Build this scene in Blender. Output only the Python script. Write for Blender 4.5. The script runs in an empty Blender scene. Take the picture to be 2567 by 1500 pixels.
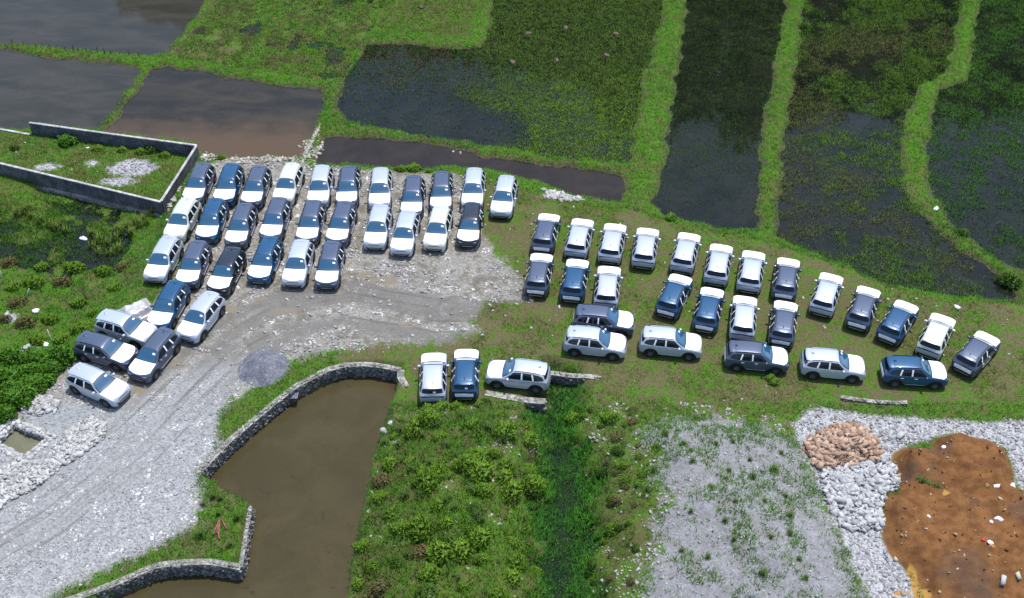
import bpy, bmesh, math, random
import numpy as np
from mathutils import Vector, Matrix
from mathutils.bvhtree import BVHTree

random.seed(7)
RNG = np.random.default_rng(11)
S = bpy.context.scene
COL = S.collection

# ------------------------------------------------------------------ camera, sky, sun, exposure
CAM_H, PITCH, FPX, PW, PH = 56.778, math.radians(42.162), 2913.6, 2567.0, 1500.0
cam_d = bpy.data.cameras.new('camera')
cam = bpy.data.objects.new('camera', cam_d)
COL.objects.link(cam)
cam.location = (0, 0, CAM_H)
cam.rotation_euler = (math.pi / 2 - PITCH, 0, 0)
cam_d.sensor_width = 36.0
cam_d.sensor_fit = 'HORIZONTAL'
cam_d.lens = 36.0 * FPX / PW
cam_d.clip_end = 6000
S.camera = cam

SUN_EL, SUN_AZ = math.radians(73), math.radians(38)     # azimuth from +Y towards +X
W_ = bpy.data.worlds.new('World')
S.world = W_
W_.use_nodes = True
nt = W_.node_tree
sky = nt.nodes.new('ShaderNodeTexSky')
sky.sky_type = 'NISHITA'
sky.sun_disc = False
sky.sun_elevation = SUN_EL
sky.sun_rotation = SUN_AZ
sky.air_density = 1.0
sky.dust_density = 1.5
nt.links.new(sky.outputs[0], nt.nodes['Background'].inputs[0])
nt.nodes['Background'].inputs[1].default_value = 0.15
sun_d = bpy.data.lights.new('sun', 'SUN')
sun_d.energy = 3.0
sun_d.angle = math.radians(1.2)
sun_d.color = (1.0, 0.96, 0.9)
sun = bpy.data.objects.new('sun', sun_d)
COL.objects.link(sun)
to_sun = Vector((math.cos(SUN_EL) * math.sin(SUN_AZ), math.cos(SUN_EL) * math.cos(SUN_AZ), math.sin(SUN_EL)))
sun.rotation_euler = to_sun.to_track_quat('Z', 'Y').to_euler()
sun.location = (0, 60, 90)
S.view_settings.view_transform = 'Standard'
S.view_settings.look = 'None'
S.view_settings.exposure = 0.70
S.view_settings.gamma = 1.0

# ------------------------------------------------------------------ measuring: points of the survey sheet to metres
K = PW / 2520.0
def W(pts, z=0.0):
    """survey points -> metres on the level z"""
    a = np.array(pts, float) * K
    u = (a[:, 0] - PW / 2) / FPX
    v = -(a[:, 1] - PH / 2) / FPX
    cp, sp = math.cos(PITCH), math.sin(PITCH)
    dy = cp + v * sp
    dz = -sp + v * cp
    t = (z - CAM_H) / dz
    return np.stack([u * t, dy * t], 1)
def W1(x, y, z=0.0):
    return W([(x, y)], z)[0]
def subz(ox, oy, sc, pts):
    """points read on an enlarged crop -> survey points"""
    return [((ox + x / sc) / K, (oy + y / sc) / K) for x, y in pts]

# ------------------------------------------------------------------ noise
def _hash(ix, iy, seed):
    h = (ix.astype(np.int64) * 374761393 + iy.astype(np.int64) * 668265263 + seed * 1442695041) & 0xffffffff
    h = ((h ^ (h >> 13)) * 1274126177) & 0xffffffff
    return ((h ^ (h >> 16)) & 0xffff) / 65535.0
def vnoise(x, y, seed=0):
    ix, iy = np.floor(x), np.floor(y)
    fx, fy = x - ix, y - iy
    fx, fy = fx * fx * (3 - 2 * fx), fy * fy * (3 - 2 * fy)
    a, b = _hash(ix, iy, seed), _hash(ix + 1, iy, seed)
    c, d = _hash(ix, iy + 1, seed), _hash(ix + 1, iy + 1, seed)
    return (a * (1 - fx) + b * fx) * (1 - fy) + (c * (1 - fx) + d * fx) * fy
def fbm(x, y, f=1.0, octs=4, seed=0):
    s, amp, tot = 0.0, 1.0, 0.0
    for k in range(octs):
        s = s + amp * vnoise(x * f + 13.7 * k, y * f - 7.1 * k, seed + k)
        tot += amp
        amp *= 0.5
        f *= 2.0
    return s / tot            # 0..1
def sstep(a, b, x):
    t = np.clip((x - a) / (b - a), 0, 1)
    return t * t * (3 - 2 * t)
FAR = 6.0
def sdist(P, poly, far=FAR):
    """signed distance in metres, positive inside, clamped"""
    out = np.full(len(P), -float(far))
    lo, hi = poly.min(0) - far, poly.max(0) + far
    m = (P[:, 0] > lo[0]) & (P[:, 0] < hi[0]) & (P[:, 1] > lo[1]) & (P[:, 1] < hi[1])
    Q = P[m]
    if not len(Q):
        return out
    d = np.full(len(Q), 1e9)
    ins = np.zeros(len(Q), bool)
    n = len(poly)
    for i in range(n):
        a, b = poly[i], poly[(i + 1) % n]
        ab = b - a
        t = np.clip(((Q - a) @ ab) / max(ab @ ab, 1e-9), 0, 1)
        e = Q - a - t[:, None] * ab
        d = np.minimum(d, (e * e).sum(1))
        c = ((a[1] > Q[:, 1]) != (b[1] > Q[:, 1]))
        if abs(b[1] - a[1]) > 1e-9:
            ins ^= c & (Q[:, 0] < (b[0] - a[0]) * (Q[:, 1] - a[1]) / (b[1] - a[1]) + a[0])
    d = np.sqrt(d)
    out[m] = np.where(ins, np.minimum(d, far), -np.minimum(d, far))
    return out
def linedist(P, line):
    """signed perpendicular distance and distance along a polyline"""
    best = np.full(len(P), 1e9)
    sd, al = np.zeros(len(P)), np.zeros(len(P))
    acc = 0.0
    for a, b in zip(line[:-1], line[1:]):
        ab = b - a
        L = np.linalg.norm(ab)
        t = np.clip(((P - a) @ ab) / (L * L), 0, 1)
        e = P - a - t[:, None] * ab
        d = np.sqrt((e * e).sum(1))
        s = np.sign(ab[0] * e[:, 1] - ab[1] * e[:, 0])
        m = d < best
        best = np.where(m, d, best)
        sd = np.where(m, d * s, sd)
        al = np.where(m, acc + t * L, al)
        acc += L
    return sd, al

# ------------------------------------------------------------------ zones of the place
ZP = -0.5     # paddy water
ZC = -0.55    # canal water
ZB = -1.0     # pond water
ZD = -0.9     # ditch water
ZL = -0.62    # wet plot on the left
waters = {     # name: (survey polygon, level, bank width, depth)
 'p1': ([(-300,-120),(560,-120),(520,-30),(503,12),(470,60),(415,128),(365,142),(200,126),(0,107),(-300,80)], ZP, .8, .25),
 'p2': ([(-300,85),(0,122),(170,148),(330,165),(348,180),(300,245),(238,318),(200,318),(80,305),(60,322),(-40,312),(-300,290)], ZP, .7, .25),
 'p3': ([(378,172),(420,166),(560,188),(700,211),(792,222),(797,266),(775,310),(740,392),(660,392),(560,390),(505,385),(484,372),(480,352),(380,340),(262,322),(330,235)], ZP, .8, .25),
 'p4': ([(560,-120),(985,-120),(940,0),(905,70),(878,130),(836,194),(800,200),(690,184),(520,160),(432,145),(470,92),(525,10)], ZP - .05, .8, .12),
 'p5': ([(990,-120),(950,20),(922,72),(1000,80),(1080,88),(1145,93),(1165,50),(1172,-120)], ZP - .08, .8, .1),
 'p6': ([(905,112),(960,107),(1040,114),(1120,122),(1185,118),(1210,60),(1215,-120),(1650,-120),(1618,80),(1588,180),(1572,260),(1548,405),(1450,398),(1300,374),(1180,354),(1080,338),(960,322),(852,298),(832,268),(838,230),(862,170)], ZP, .8, .25),
 'canal': ([(800,337),(900,340),(1000,350),(1100,362),(1200,386),(1330,406),(1450,419),(1535,430),(1542,465),(1522,495),(1400,480),(1350,458),(1260,432),(1150,414),(1000,417),(900,410),(775,405)], ZC, .8, .25),
 'p8': ([(1700,-120),(1955,-120),(1922,60),(1902,180),(1878,310),(1868,450),(1858,568),(1760,558),(1640,532),(1608,500),(1628,450),(1642,350),(1658,230),(1680,120)], ZP, .8, .25),
 'p9': ([(1990,-120),(2400,-120),(2350,80),(2330,180),(2262,214),(2232,280),(2216,370),(2214,440),(2250,502),(2330,592),(2420,652),(2490,700),(2490,735),(2350,735),(2200,712),(2080,658),(1960,608),(1908,580),(1918,500),(1924,380),(1948,230),(1968,110)], ZP, .8, .22),
 'p10': ([(2440,-120),(2900,-120),(2900,800),(2600,690),(2480,655),(2400,598),(2332,540),(2292,470),(2278,380),(2292,290),(2312,222),(2382,197),(2395,100)], ZP, .8, .22),
 'pond': ([(985,922),(972,975),(950,1050),(925,1130),(905,1210),(890,1290),(875,1360),(862,1420),(850,1640),(200,1640),(240,1500),(300,1465),(360,1440),(420,1415),(500,1408),(594,1418),(606,1330),(624,1258),(560,1222),(500,1180),(560,1122),(620,1072),(690,1012),(740,977),(800,947),(865,920),(930,919)], ZB, .18, .3),
 'ditch': ([(1352,930),(1400,950),(1410,1010),(1390,1060),(1425,1110),(1440,1250),(1452,1640),(1318,1640),(1322,1300),(1335,1180),(1345,1100),(1330,1030),(1345,985)], ZD, 1.4, .12),
 'plotwet': ([(0,500),(150,470),(290,520),(330,600),(280,660),(240,700),(160,680),(60,660),(0,640),(-200,640),(-200,500)], ZL, 1.5, .12),
}
WAT = {k: (W(p, z), z, bw, dp) for k, (p, z, bw, dp) in waters.items()}
PAD = W([(440,470),(500,388),(560,392),(740,398),(900,416),(1120,420),(1260,450),(1380,490),(1470,505),(1560,512),(1700,560),(1860,585),(1990,625),(2150,685),(2300,735),(2500,745),(2900,790),(2900,1800),(-300,1800),(-300,1040),(0,1010),(70,985),(165,885),(240,790),(340,705),(400,590)])
PLOT = W([(-300,270),(72,328),(470,385),(398,500),(0,425),(-300,380)], 0)
GRAVEL = W([(440,510),(475,455),(500,405),(560,388),(740,392),(775,415),(900,413),(990,425),(1120,428),(1165,470),(1180,560),(1215,620),(1290,690),(1300,745),(1200,745),(1160,790),(1180,815),(1100,842),(1010,845),(930,850),(830,862),(720,890),(640,948),(565,985),(545,1020),(540,1060),(545,1090),(495,1160),(488,1185),(498,1240),(480,1290),(380,1350),(260,1405),(170,1445),(120,1480),(-60,1700),(-300,1700),(-300,1100),(0,1035),(62,992),(135,920),(180,880),(330,880),(345,790),(400,720),(460,640),(430,590)])
DRIVE = W([(-300,1150),(0,1120),(100,1010),(330,1000),(420,930),(560,900),(575,975),(540,1040),(545,1090),(490,1170),(498,1240),(480,1290),(380,1350),(260,1405),(170,1445),(120,1480),(-60,1700),(-300,1700)])
DIRT = W(subz(1927,980,2.833,[(1170,320),(1300,288),(1550,320),(1690,400),(1755,560),(1745,640),(1820,700),(2100,720),(2100,1700),(1300,1700),(1110,1480),(1080,1350),(1000,1280),(930,1210),(860,1130),(812,1040),(820,800),(850,710),(935,700),(940,600),(880,520),(890,430),(960,385),(1060,395),(1165,402)]), .3)
WHITE = W(subz(1927,980,2.833,[(180,220),(240,150),(330,110),(500,130),(700,165),(1000,185),(1250,200),(1500,215),(1813,205),(2200,200),(2200,800),(1813,720),(1760,640),(1690,400),(1300,300),(1000,380),(880,450),(880,540),(920,620),(840,720),(815,830),(815,1040),(1000,1280),(1100,1480),(1100,1700),(800,1700),(700,1473),(600,1300),(540,1100),(450,930),(370,720),(280,480),(190,330)]), .1)
SAND = W(subz(1420,980,2.833,[(640,210),(760,160),(1000,120),(1200,165),(1380,190),(1500,290),(1640,330),(1700,480),(1790,620),(1830,760),(1950,1000),(2080,1300),(2150,1700),(500,1700),(560,1350),(640,1150),(620,1000),(700,860),(780,800),(680,740),(600,640),(680,480),(560,400),(520,320)]), .8)
SANDM = W([(1430,1000),(1500,985),(1640,975),(1760,990),(1900,1010),(1990,1040),(2040,1150),(2130,1290),(2220,1500),(2260,1700),(1420,1700),(1450,1470),(1450,1250),(1440,1100)], .4)
MOUND = W([(985,1010),(1060,985),(1200,980),(1300,1010),(1340,1080),(1330,1200),(1310,1320),(1330,1480),(1340,1700),(860,1700),(875,1380),(910,1220),(940,1090)], .3)
BRUSH = W([(-300,830),(0,840),(80,835),(150,850),(170,880),(140,930),(70,1000),(0,1030),(-300,1080)], 0)
PENIN = W([(497,1190),(520,1212),(612,1252),(590,1395),(520,1383),(440,1383),(300,1430),(170,1475),(120,1480),(260,1405),(380,1350),(480,1290),(500,1240)])
SLATE = W([(60,1030),(130,985),(230,1000),(270,1040),(190,1060),(130,1090),(110,1065)])
BASIN = W([(2,1098),(42,1062),(112,1090),(62,1132)], -.5)
PATH = W([(-150,1400),(100,1250),(300,1090),(450,940),(560,830),(680,765),(860,735),(1080,775),(1300,775),(1420,770)])
BLOBS_TAN = [(940,690,1.5,.8),(900,680,.9,.5),(700,770,1.6,.7),(1010,800,1.0,.35),(430,890,.8,.6),(345,960,.9,.8),(560,760,1.0,.4),(830,720,.8,.3),(640,735,.8,.3)]
BRICK = W(subz(1927,980,2.833,[(270,420),(290,330),(400,270),(500,225),(640,235),(740,300),(800,400),(810,470),(700,500),(560,520),(400,550),(320,520)]), .3)
STONES_W = W(subz(1927,980,2.833,[(370,560),(560,520),(740,500),(830,440),(890,520),(930,680),(830,720),(800,850),(830,960),(640,980),(540,990),(460,900),(400,760)]), .2)
RUBBLE_L = W(subz(0,980,2.833,[(0,560),(120,520),(380,490),(430,400),(470,300),(560,250),(620,190),(760,240),(740,330),(660,400),(560,470),(430,540),(350,620),(200,720),(60,780),(0,840),(-200,900),(-200,600)]))
RUBBLE_U = W(subz(0,980,2.833,[(190,60),(330,40),(420,90),(400,150),(300,170),(200,190),(150,140)]))
wall_pts = W([(395,497)], 1.0)

PATCHES = [(325,412,1.9,1.2),(120,408,1.0,.5),(292,446,1.3,.6),(225,400,.5,.35),(30,865,.8,.5),(66,850,.6,.4),(20,772,.5,.5),(1380,482,1.2,.5)]
def zones(P):
    x, y = P[:, 0], P[:, 1]
    Z = {}
    rag = (fbm(x, y, .8, 4, 61) - .5)
    Z['sd'] = {k: sdist(P, v[0], 4.0) + (0 if k == 'pond' else rag * (2.6 if k == 'ditch' else 1.05)) for k, v in WAT.items()}
    Z['pad'] = sdist(P, PAD)
    Z['plot'] = sdist(P, PLOT)
    Z['gravel'] = sdist(P, GRAVEL)
    Z['drive'] = sdist(P, DRIVE)
    Z['dirt'] = sdist(P, DIRT)
    Z['white'] = sdist(P, WHITE)
    Z['sand'] = sdist(P, SAND)
    Z['sandm'] = sdist(P, SANDM, 9.0)
    for px, py, rx, ry in PATCHES:
        q = W1(px, py)
        Z['white'] = np.maximum(Z['white'], (1 - np.sqrt(((x - q[0]) / rx) ** 2 + ((y - q[1]) / ry) ** 2)) * min(rx, ry))
    Z['mound'] = sdist(P, MOUND)
    Z['brush'] = sdist(P, BRUSH)
    Z['pen'] = sdist(P, PENIN)
    Z['brick'] = sdist(P, BRICK, 3)
    Z['stw'] = sdist(P, STONES_W, 3)
    Z['slate'] = sdist(P, SLATE, 3)
    Z['basin'] = sdist(P, BASIN, 3)
    return Z
HEAPS = [(1300,420,2.6,.9,0),(1600,450,2.6,.8,0),(1040,480,1.9,.9,0),(1500,560,2.2,.6,0),(1000,850,2.6,.6,0),(1400,850,2.4,.45,0),(1700,780,2.0,.5,0),(1440,1240,2.6,.7,0),(1750,1250,2.2,.8,0),(1120,1050,2.2,.45,0)]
HEAPS = [(*W(subz(1927,980,2.833,[(a,b)]), .4)[0], r, h) for a, b, r, h, _ in HEAPS]
def height(P, Z):
    x, y = P[:, 0], P[:, 1]
    n1 = fbm(x, y, .35, 4, 3) - .5
    n2 = fbm(x, y, 1.6, 3, 9) - .5
    pad = sstep(-1.8, .2, Z['pad'])
    z = -.22 * (1 - pad)
    south_left = sstep(-1, 1, Z['plot'])
    z = z * (1 - south_left) - .1 * south_left
    leftlow = (1 - pad) * (1 - south_left) * sstep(78, 74, y + .15 * (x + 45)) * sstep(-20, -28, x)
    z = z - .32 * leftlow
    z = z + n2 * .05 * (1 - pad) + n1 * .12 * (1 - pad) + n2 * .03 * pad
    sm = np.clip(Z['sandm'], 0, 9)
    hs = 1.25 * sstep(0, 4.2, sm) + .55 * sstep(3, 8, sm)
    z = z + hs * (1 + .25 * n1) + sstep(0, 2, sm) * (n1 * .5 + n2 * .16)
    mm = np.clip(Z['mound'], 0, 6)
    z = z + 1.0 * sstep(0, 2.8, mm) * (1 + .5 * n1) + sstep(0, 1, mm) * (n1 * .5 + n2 * .25)
    dd = np.clip(Z['dirt'], 0, 6)
    dh = np.zeros(len(x))
    for hx, hy, r, h in HEAPS:
        q = ((x - hx) ** 2 + (y - hy) ** 2) / (r * r)
        dh = np.maximum(dh, h * np.exp(-q * 1.2))
    ridge = np.abs(np.sin((y * .95 + x * .25) * 4.2 + 4 * n1)) * .24
    z = z + sstep(0, 1, dd) * (dh + .15 + n1 * .3 + n2 * .24 + ridge * sstep(.45, .6, fbm(x, y, .3, 2, 77)))
    z = z + .55 * sstep(-.2, 1.6, Z['brick']) + .3 * sstep(-.2, 1.6, Z['stw'])
    z = z + (1 - sstep(-.1, .1, Z['dirt'])) * sstep(0, 1, Z['white']) * n2 * .14
    # tyre ruts on the driveway
    for k, (pl, zw, bw, dp) in WAT.items():
        s = Z['sd'][k]
        nz = n2 * .10 if k in ('p4', 'p5', 'plotwet', 'ditch', 'p9', 'p10') else n2 * .02
        if k == 'ditch':
            nz = n1 * .5 + n2 * .2 - .07
        if k in ('p4', 'p5'):
            nz = nz + n1 * .5 - .0
        zin = zw - dp * sstep(0, .9, s) + nz * sstep(0, .8, s)
        if k == 'p4':
            zin = zin + .19 * sstep(0, .8, s)
        if k == 'plotwet':
            zin = zin + (.10 + n1 * .7) * sstep(0, .8, s)
        if k == 'p5':
            zin = zin + .14 * sstep(0, .8, s)
        t = sstep(0, bw, -s)
        z = np.where(s > 0, np.minimum(z, zin), z * t + np.minimum(z, zw) * (1 - t))
    b = Z['basin']
    z = np.where(b > -.25, np.minimum(z, -.75), z)
    return z

def ground_z(x, y):
    P = np.array([[x, y]], float)
    return float(height(P, zones(P))[0])

# ------------------------------------------------------------------ object helpers
def tag(o, label=None, cat=None, group=None, kind=None):
    if label: o['label'] = label
    if cat: o['category'] = cat
    if group: o['group'] = group
    if kind: o['kind'] = kind
    return o
def link(o, parent=None):
    COL.objects.link(o)
    if parent: o.parent = parent
    return o
def obj(name, mesh, material=None, parent=None, loc=None):
    o = bpy.data.objects.new(name, mesh)
    if material is not None and not mesh.materials:
        mesh.materials.append(material)
    link(o, parent)
    if loc is not None: o.location = loc
    return o
def empty(name, loc=(0, 0, 0), rz=0):
    o = bpy.data.objects.new(name, None)
    o.empty_display_size = .3
    link(o)
    o.location = loc
    o.rotation_euler = (0, 0, rz)
    return o
def mesh_np(name, V, F, smooth=True):
    """F: (n,3) or (n,4) array"""
    me = bpy.data.meshes.new(name)
    V = np.asarray(V, np.float32)
    F = np.asarray(F, np.int32)
    k = F.shape[1]
    me.vertices.add(len(V))
    me.vertices.foreach_set('co', V.ravel())
    me.loops.add(F.size)
    me.loops.foreach_set('vertex_index', F.ravel())
    me.polygons.add(len(F))
    me.polygons.foreach_set('loop_start', np.arange(len(F), dtype=np.int32) * k)
    me.update(calc_edges=True)
    if smooth:
        me.polygons.foreach_set('use_smooth', np.ones(len(F), bool))
    return me
def mesh_py(name, V, F, smooth=False):
    me = bpy.data.meshes.new(name)
    me.from_pydata([tuple(v) for v in V], [], [tuple(f) for f in F])
    me.update()
    if smooth:
        me.polygons.foreach_set('use_smooth', np.ones(len(me.polygons), bool))
    return me
def vcol(me, C, name='tint'):
    a = me.color_attributes.new(name, 'FLOAT_COLOR', 'POINT')
    C = np.asarray(C, np.float32)
    if C.shape[1] == 3:
        C = np.concatenate([C, np.ones((len(C), 1), np.float32)], 1)
    a.data.foreach_set('color', C.ravel())
def fattr(me, name, v):
    a = me.attributes.new(name, 'FLOAT', 'POINT')
    a.data.foreach_set('value', np.asarray(v, np.float32))
def dup(o, parent=None):
    c = o.copy()
    link(c, parent)
    if parent: c.matrix_parent_inverse = o.matrix_parent_inverse.copy()
    for ch in list(o.children):
        dup(ch, c)
    return c

# ------------------------------------------------------------------ material helpers
class NT:
    def __init__(s, name):
        s.m = bpy.data.materials.new(name)
        s.m.use_nodes = True
        s.t = s.m.node_tree
        s.b = s.t.nodes['Principled BSDF']
        s.out = s.t.nodes['Material Output']
    def n(s, typ, **kw):
        nd = s.t.nodes.new(typ)
        for k, v in kw.items(): setattr(nd, k, v)
        return nd
    def put(s, sock, v):
        if v is None: return
        if isinstance(v, bpy.types.NodeSocket): s.t.links.new(v, sock)
        else:
            if isinstance(v, (tuple, list)) and len(v) == 3 and sock.type == 'RGBA': v = (*v, 1)
            sock.default_value = v
    def geo(s): return s.n('ShaderNodeNewGeometry').outputs['Position']
    def obco(s): return s.n('ShaderNodeTexCoord').outputs['Object']
    def attr(s, name, col=False):
        a = s.n('ShaderNodeAttribute', attribute_name=name)
        return a.outputs['Color'] if col else a.outputs['Fac']
    def noise(s, vec, scale, detail=3, rough=.55, out=0, dist=0):
        nd = s.n('ShaderNodeTexNoise')
        s.put(nd.inputs['Vector'], vec); nd.inputs['Scale'].default_value = scale
        nd.inputs['Detail'].default_value = detail; nd.inputs['Roughness'].default_value = rough
        nd.inputs['Distortion'].default_value = dist
        return nd.outputs[out]
    def voro(s, vec, scale, out='Color', feature='F1', rnd=1.0):
        nd = s.n('ShaderNodeTexVoronoi', feature=feature)
        s.put(nd.inputs['Vector'], vec); nd.inputs['Scale'].default_value = scale
        nd.inputs['Randomness'].default_value = rnd
        return nd.outputs[out]
    def math(s, op, a, b=None, c=None, clamp=False):
        nd = s.n('ShaderNodeMath', operation=op, use_clamp=clamp)
        s.put(nd.inputs[0], a); s.put(nd.inputs[1], b); s.put(nd.inputs[2], c)
        return nd.outputs[0]
    def ramp01(s, v, lo, hi, tlo=0.0, thi=1.0):
        nd = s.n('ShaderNodeMapRange', interpolation_type='SMOOTHSTEP')
        s.put(nd.inputs[0], v)
        for i, q in enumerate((lo, hi, tlo, thi)): nd.inputs[1 + i].default_value = q
        return nd.outputs[0]
    def mix(s, f, a, b, mode='MIX'):
        nd = s.n('ShaderNodeMix', data_type='RGBA', blend_type=mode)
        s.put(nd.inputs[0], f); s.put(nd.inputs[6], a); s.put(nd.inputs[7], b)
        return nd.outputs[2]
    def sep(s, v): return s.n('ShaderNodeSeparateXYZ') if False else s._sep(v)
    def _sep(s, v):
        nd = s.n('ShaderNodeSeparateXYZ'); s.put(nd.inputs[0], v); return nd.outputs
    def comb(s, x=0.0, y=0.0, z=0.0):
        nd = s.n('ShaderNodeCombineXYZ')
        s.put(nd.inputs[0], x); s.put(nd.inputs[1], y); s.put(nd.inputs[2], z)
        return nd.outputs[0]
    def bump(s, h, strength=.3, dist=.05):
        nd = s.n('ShaderNodeBump'); s.put(nd.inputs['Height'], h)
        nd.inputs['Strength'].default_value = strength; nd.inputs['Distance'].default_value = dist
        s.t.links.new(nd.outputs[0], s.b.inputs['Normal'])
    def set(s, **kw):
        for k, v in kw.items(): s.put(s.b.inputs[k.replace('_', ' ')], v)
        return s.m
def paint(name, col, rough=.35, metal=0.0, spec=.5, coat=0.0, var=0.0):
    t = NT(name)
    c = col
    if var:
        nz = t.noise(t.obco(), 9.0, 3)
        c = t.mix(t.ramp01(nz, .3, .7), tuple(q * (1 - var) for q in col), tuple(min(1, q * (1 + var)) for q in col))
    t.set(Base_Color=c, Roughness=rough, Metallic=metal, Specular_IOR_Level=spec)
    t.b.inputs['Coat Weight'].default_value = coat
    t.b.inputs['Coat Roughness'].default_value = .04
    return t.m
def leafmat(name, transl=.40):
    t = NT(name)
    c = t.attr('tint', True)
    d = t.n('ShaderNodeBsdfDiffuse'); t.put(d.inputs[0], c)
    r = t.n('ShaderNodeBsdfTranslucent'); t.put(r.inputs[0], c)
    g = t.n('ShaderNodeBsdfGlossy'); t.put(g.inputs[0], (.6, .6, .6)); g.inputs['Roughness'].default_value = .45
    m = t.n('ShaderNodeMixShader'); m.inputs[0].default_value = transl
    t.t.links.new(d.outputs[0], m.inputs[1]); t.t.links.new(r.outputs[0], m.inputs[2])
    m2 = t.n('ShaderNodeMixShader'); m2.inputs[0].default_value = .012
    t.t.links.new(m.outputs[0], m2.inputs[1]); t.t.links.new(g.outputs[0], m2.inputs[2])
    t.t.links.new(m2.outputs[0], t.out.inputs['Surface'])
    return t.m
M = {}
M['grass'] = leafmat('grass_blades')
M['leaf'] = leafmat('leaf_green', .3)
def stonemat(name):
    t = NT(name)
    c = t.attr('tint', True)
    nz = t.noise(t.geo(), 14, 4)
    c = t.mix(.35, c, t.mix(nz, (.25, .25, .25), (.9, .9, .88)), 'MULTIPLY')
    t.set(Base_Color=c, Roughness=.9, Specular_IOR_Level=.25)
    return t.m
M['stone'] = stonemat('stone_tinted')

# ground
def ground_material():
    t = NT('ground')
    P = t.geo()
    big = t.noise(P, .35, 4); mid = t.noise(P, 1.3, 5, .6); fine = t.noise(P, 6.0, 4, .65); vfine = t.noise(P, 22.0, 3, .7)
    # grassy soil
    green = t.mix(t.ramp01(fine, .3, .7), (.034, .085, .008), (.075, .150, .013))
    olive = t.mix(t.ramp01(vfine, .3, .7), (.055, .058, .017), (.110, .105, .038))
    c = t.mix(t.ramp01(t.math('ADD', mid, t.math('MULTIPLY', big, .5)), .66, .86), green, olive)
    # dry brown grass of the parking ground
    dry = t.ramp01(t.math('ADD', t.attr('dry'), t.math('ADD', t.math('MULTIPLY', t.math('SUBTRACT', mid, .5), 1.8), t.math('MULTIPLY', t.math('SUBTRACT', big, .5), 1.2))), .3, .7)
    dryc = t.mix(t.ramp01(fine, .32, .68), (.068, .074, .026), (.122, .102, .052))
    dryc = t.mix(t.ramp01(vfine, .52, .72), dryc, (.055, .075, .020))
    c = t.mix(dry, c, dryc)
    rgh = .95
    # bed mud near and below the water
    wet = t.ramp01(t.math('ADD', t.attr('wet'), t.math('MULTIPLY', t.math('SUBTRACT', fine, .5), .5)), .35, .65)
    c = t.mix(wet, c, t.mix(mid, (.052, .040, .026), (.095, .070, .045)))
    # sand spoil
    def edge(a, amp=1.4, lo=-.25, hi=.25):
        e = t.math('ADD', t.attr(a), t.math('MULTIPLY', t.math('SUBTRACT', mid, .5), amp * 2))
        e = t.math('ADD', e, t.math('MULTIPLY', t.math('SUBTRACT', fine, .5), amp))
        return t.ramp01(e, lo, hi)
    pebs = t.voro(P, 9.0, 'Color'); pg = t._sep(pebs)[0]
    pebs2 = t.voro(P, 8.5, 'Color'); pg2 = t._sep(pebs2)[1]
    sandc = t.mix(pg, (.145, .149, .163), (.255, .26, .278))
    sandc = t.mix(t.ramp01(mid, .35, .75), sandc, (.165, .160, .155))
    c = t.mix(edge('sand', 2.0, -.5, .5), c, sandc)
    whitec = t.mix(pg, (.135, .14, .152), (.33, .335, .35))
    whitec = t.mix(t.ramp01(pg2, .55, .8), whitec, (.38, .38, .385))
    c = t.mix(edge('white', .6), c, whitec)
    # gravel lot
    g0 = t.mix(pg, (.150, .144, .128), (.275, .266, .244))
    g1 = t.mix(pg, (.165, .172, .178), (.325, .332, .338))
    bright = t.ramp01(t.math('ADD', t.attr('drive'), t.math('MULTIPLY', t.math('SUBTRACT', big, .5), 3.0)), -2.2, 1.2)
    gc = t.mix(bright, g0, g1)
    patch = t.ramp01(t.math('ADD', mid, t.math('MULTIPLY', big, .6)), .74, .96)
    gc = t.mix(t.math('MULTIPLY', patch, t.ramp01(t.attr('drive'), -1.5, 1.0, .8, .12)), gc, (.105, .094, .072))
    spk = t.ramp01(t.math('MULTIPLY', pg2, t.ramp01(t.noise(P, .9, 3), .40, .66)), .62, .80)
    gc = t.mix(spk, gc, (.50, .50, .495))
    # wheel streaks along the drive
    tr = t.noise(t.comb(t.math('MULTIPLY', t.attr('trk_d'), 2.4), t.math('MULTIPLY', t.attr('trk_s'), .09), 0.0), 1.0, 5, .6)
    trk = t.math('MULTIPLY', t.ramp01(tr, .50, .68), t.ramp01(t.math('ABSOLUTE', t.attr('trk_d')), 2.0, 4.6, 1.0, 0.0))
    gc = t.mix(t.math('MULTIPLY', t.attr('band'), t.ramp01(t.attr('drive'), -1.0, 1.5, .75, .3)), gc, t.mix(bright, (.125, .120, .112), (.20, .20, .20)))
    gc = t.mix(t.math('MULTIPLY', trk, .75), gc, (.092, .087, .078))
    gc = t.mix(t.ramp01(t.attr('tan'), .35, .75), gc, t.mix(fine, (.150, .128, .094), (.205, .178, .135)))
    gc = t.mix(t.ramp01(t.math('ADD', t.attr('slate'), t.math('MULTIPLY', t.math('SUBTRACT', fine, .5), .8)), -.2, .2), gc, t.mix(pg, (.17, .185, .19), (.28, .295, .30)))
    c = t.mix(edge('gravel', 1.5, -.45, .45), c, gc)
    # dug earth
    dc = t.mix(t.ramp01(mid, .3, .7), (.100, .039, .011), (.235, .108, .034))
    dc = t.mix(t.ramp01(vfine, .35, .75), dc, (.085, .040, .016))
    dc = t.mix(t.ramp01(t.math('ADD', big, t.math('MULTIPLY', fine, .3)), .72, .85), dc, (.085, .050, .032))
    c = t.mix(edge('dirt', .35, -.12, .12), c, dc)
    c = t.mix(t.math('MULTIPLY', t.ramp01(t.attr('humus'), .3, .9), .5), c, t.mix(fine, (.050, .032, .024), (.095, .065, .050)))
    c = t.mix(t.ramp01(t.attr('ochre'), .3, .6), c, (.33, .185, .05))
    t.set(Base_Color=c, Roughness=.93, Specular_IOR_Level=.25)
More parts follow.
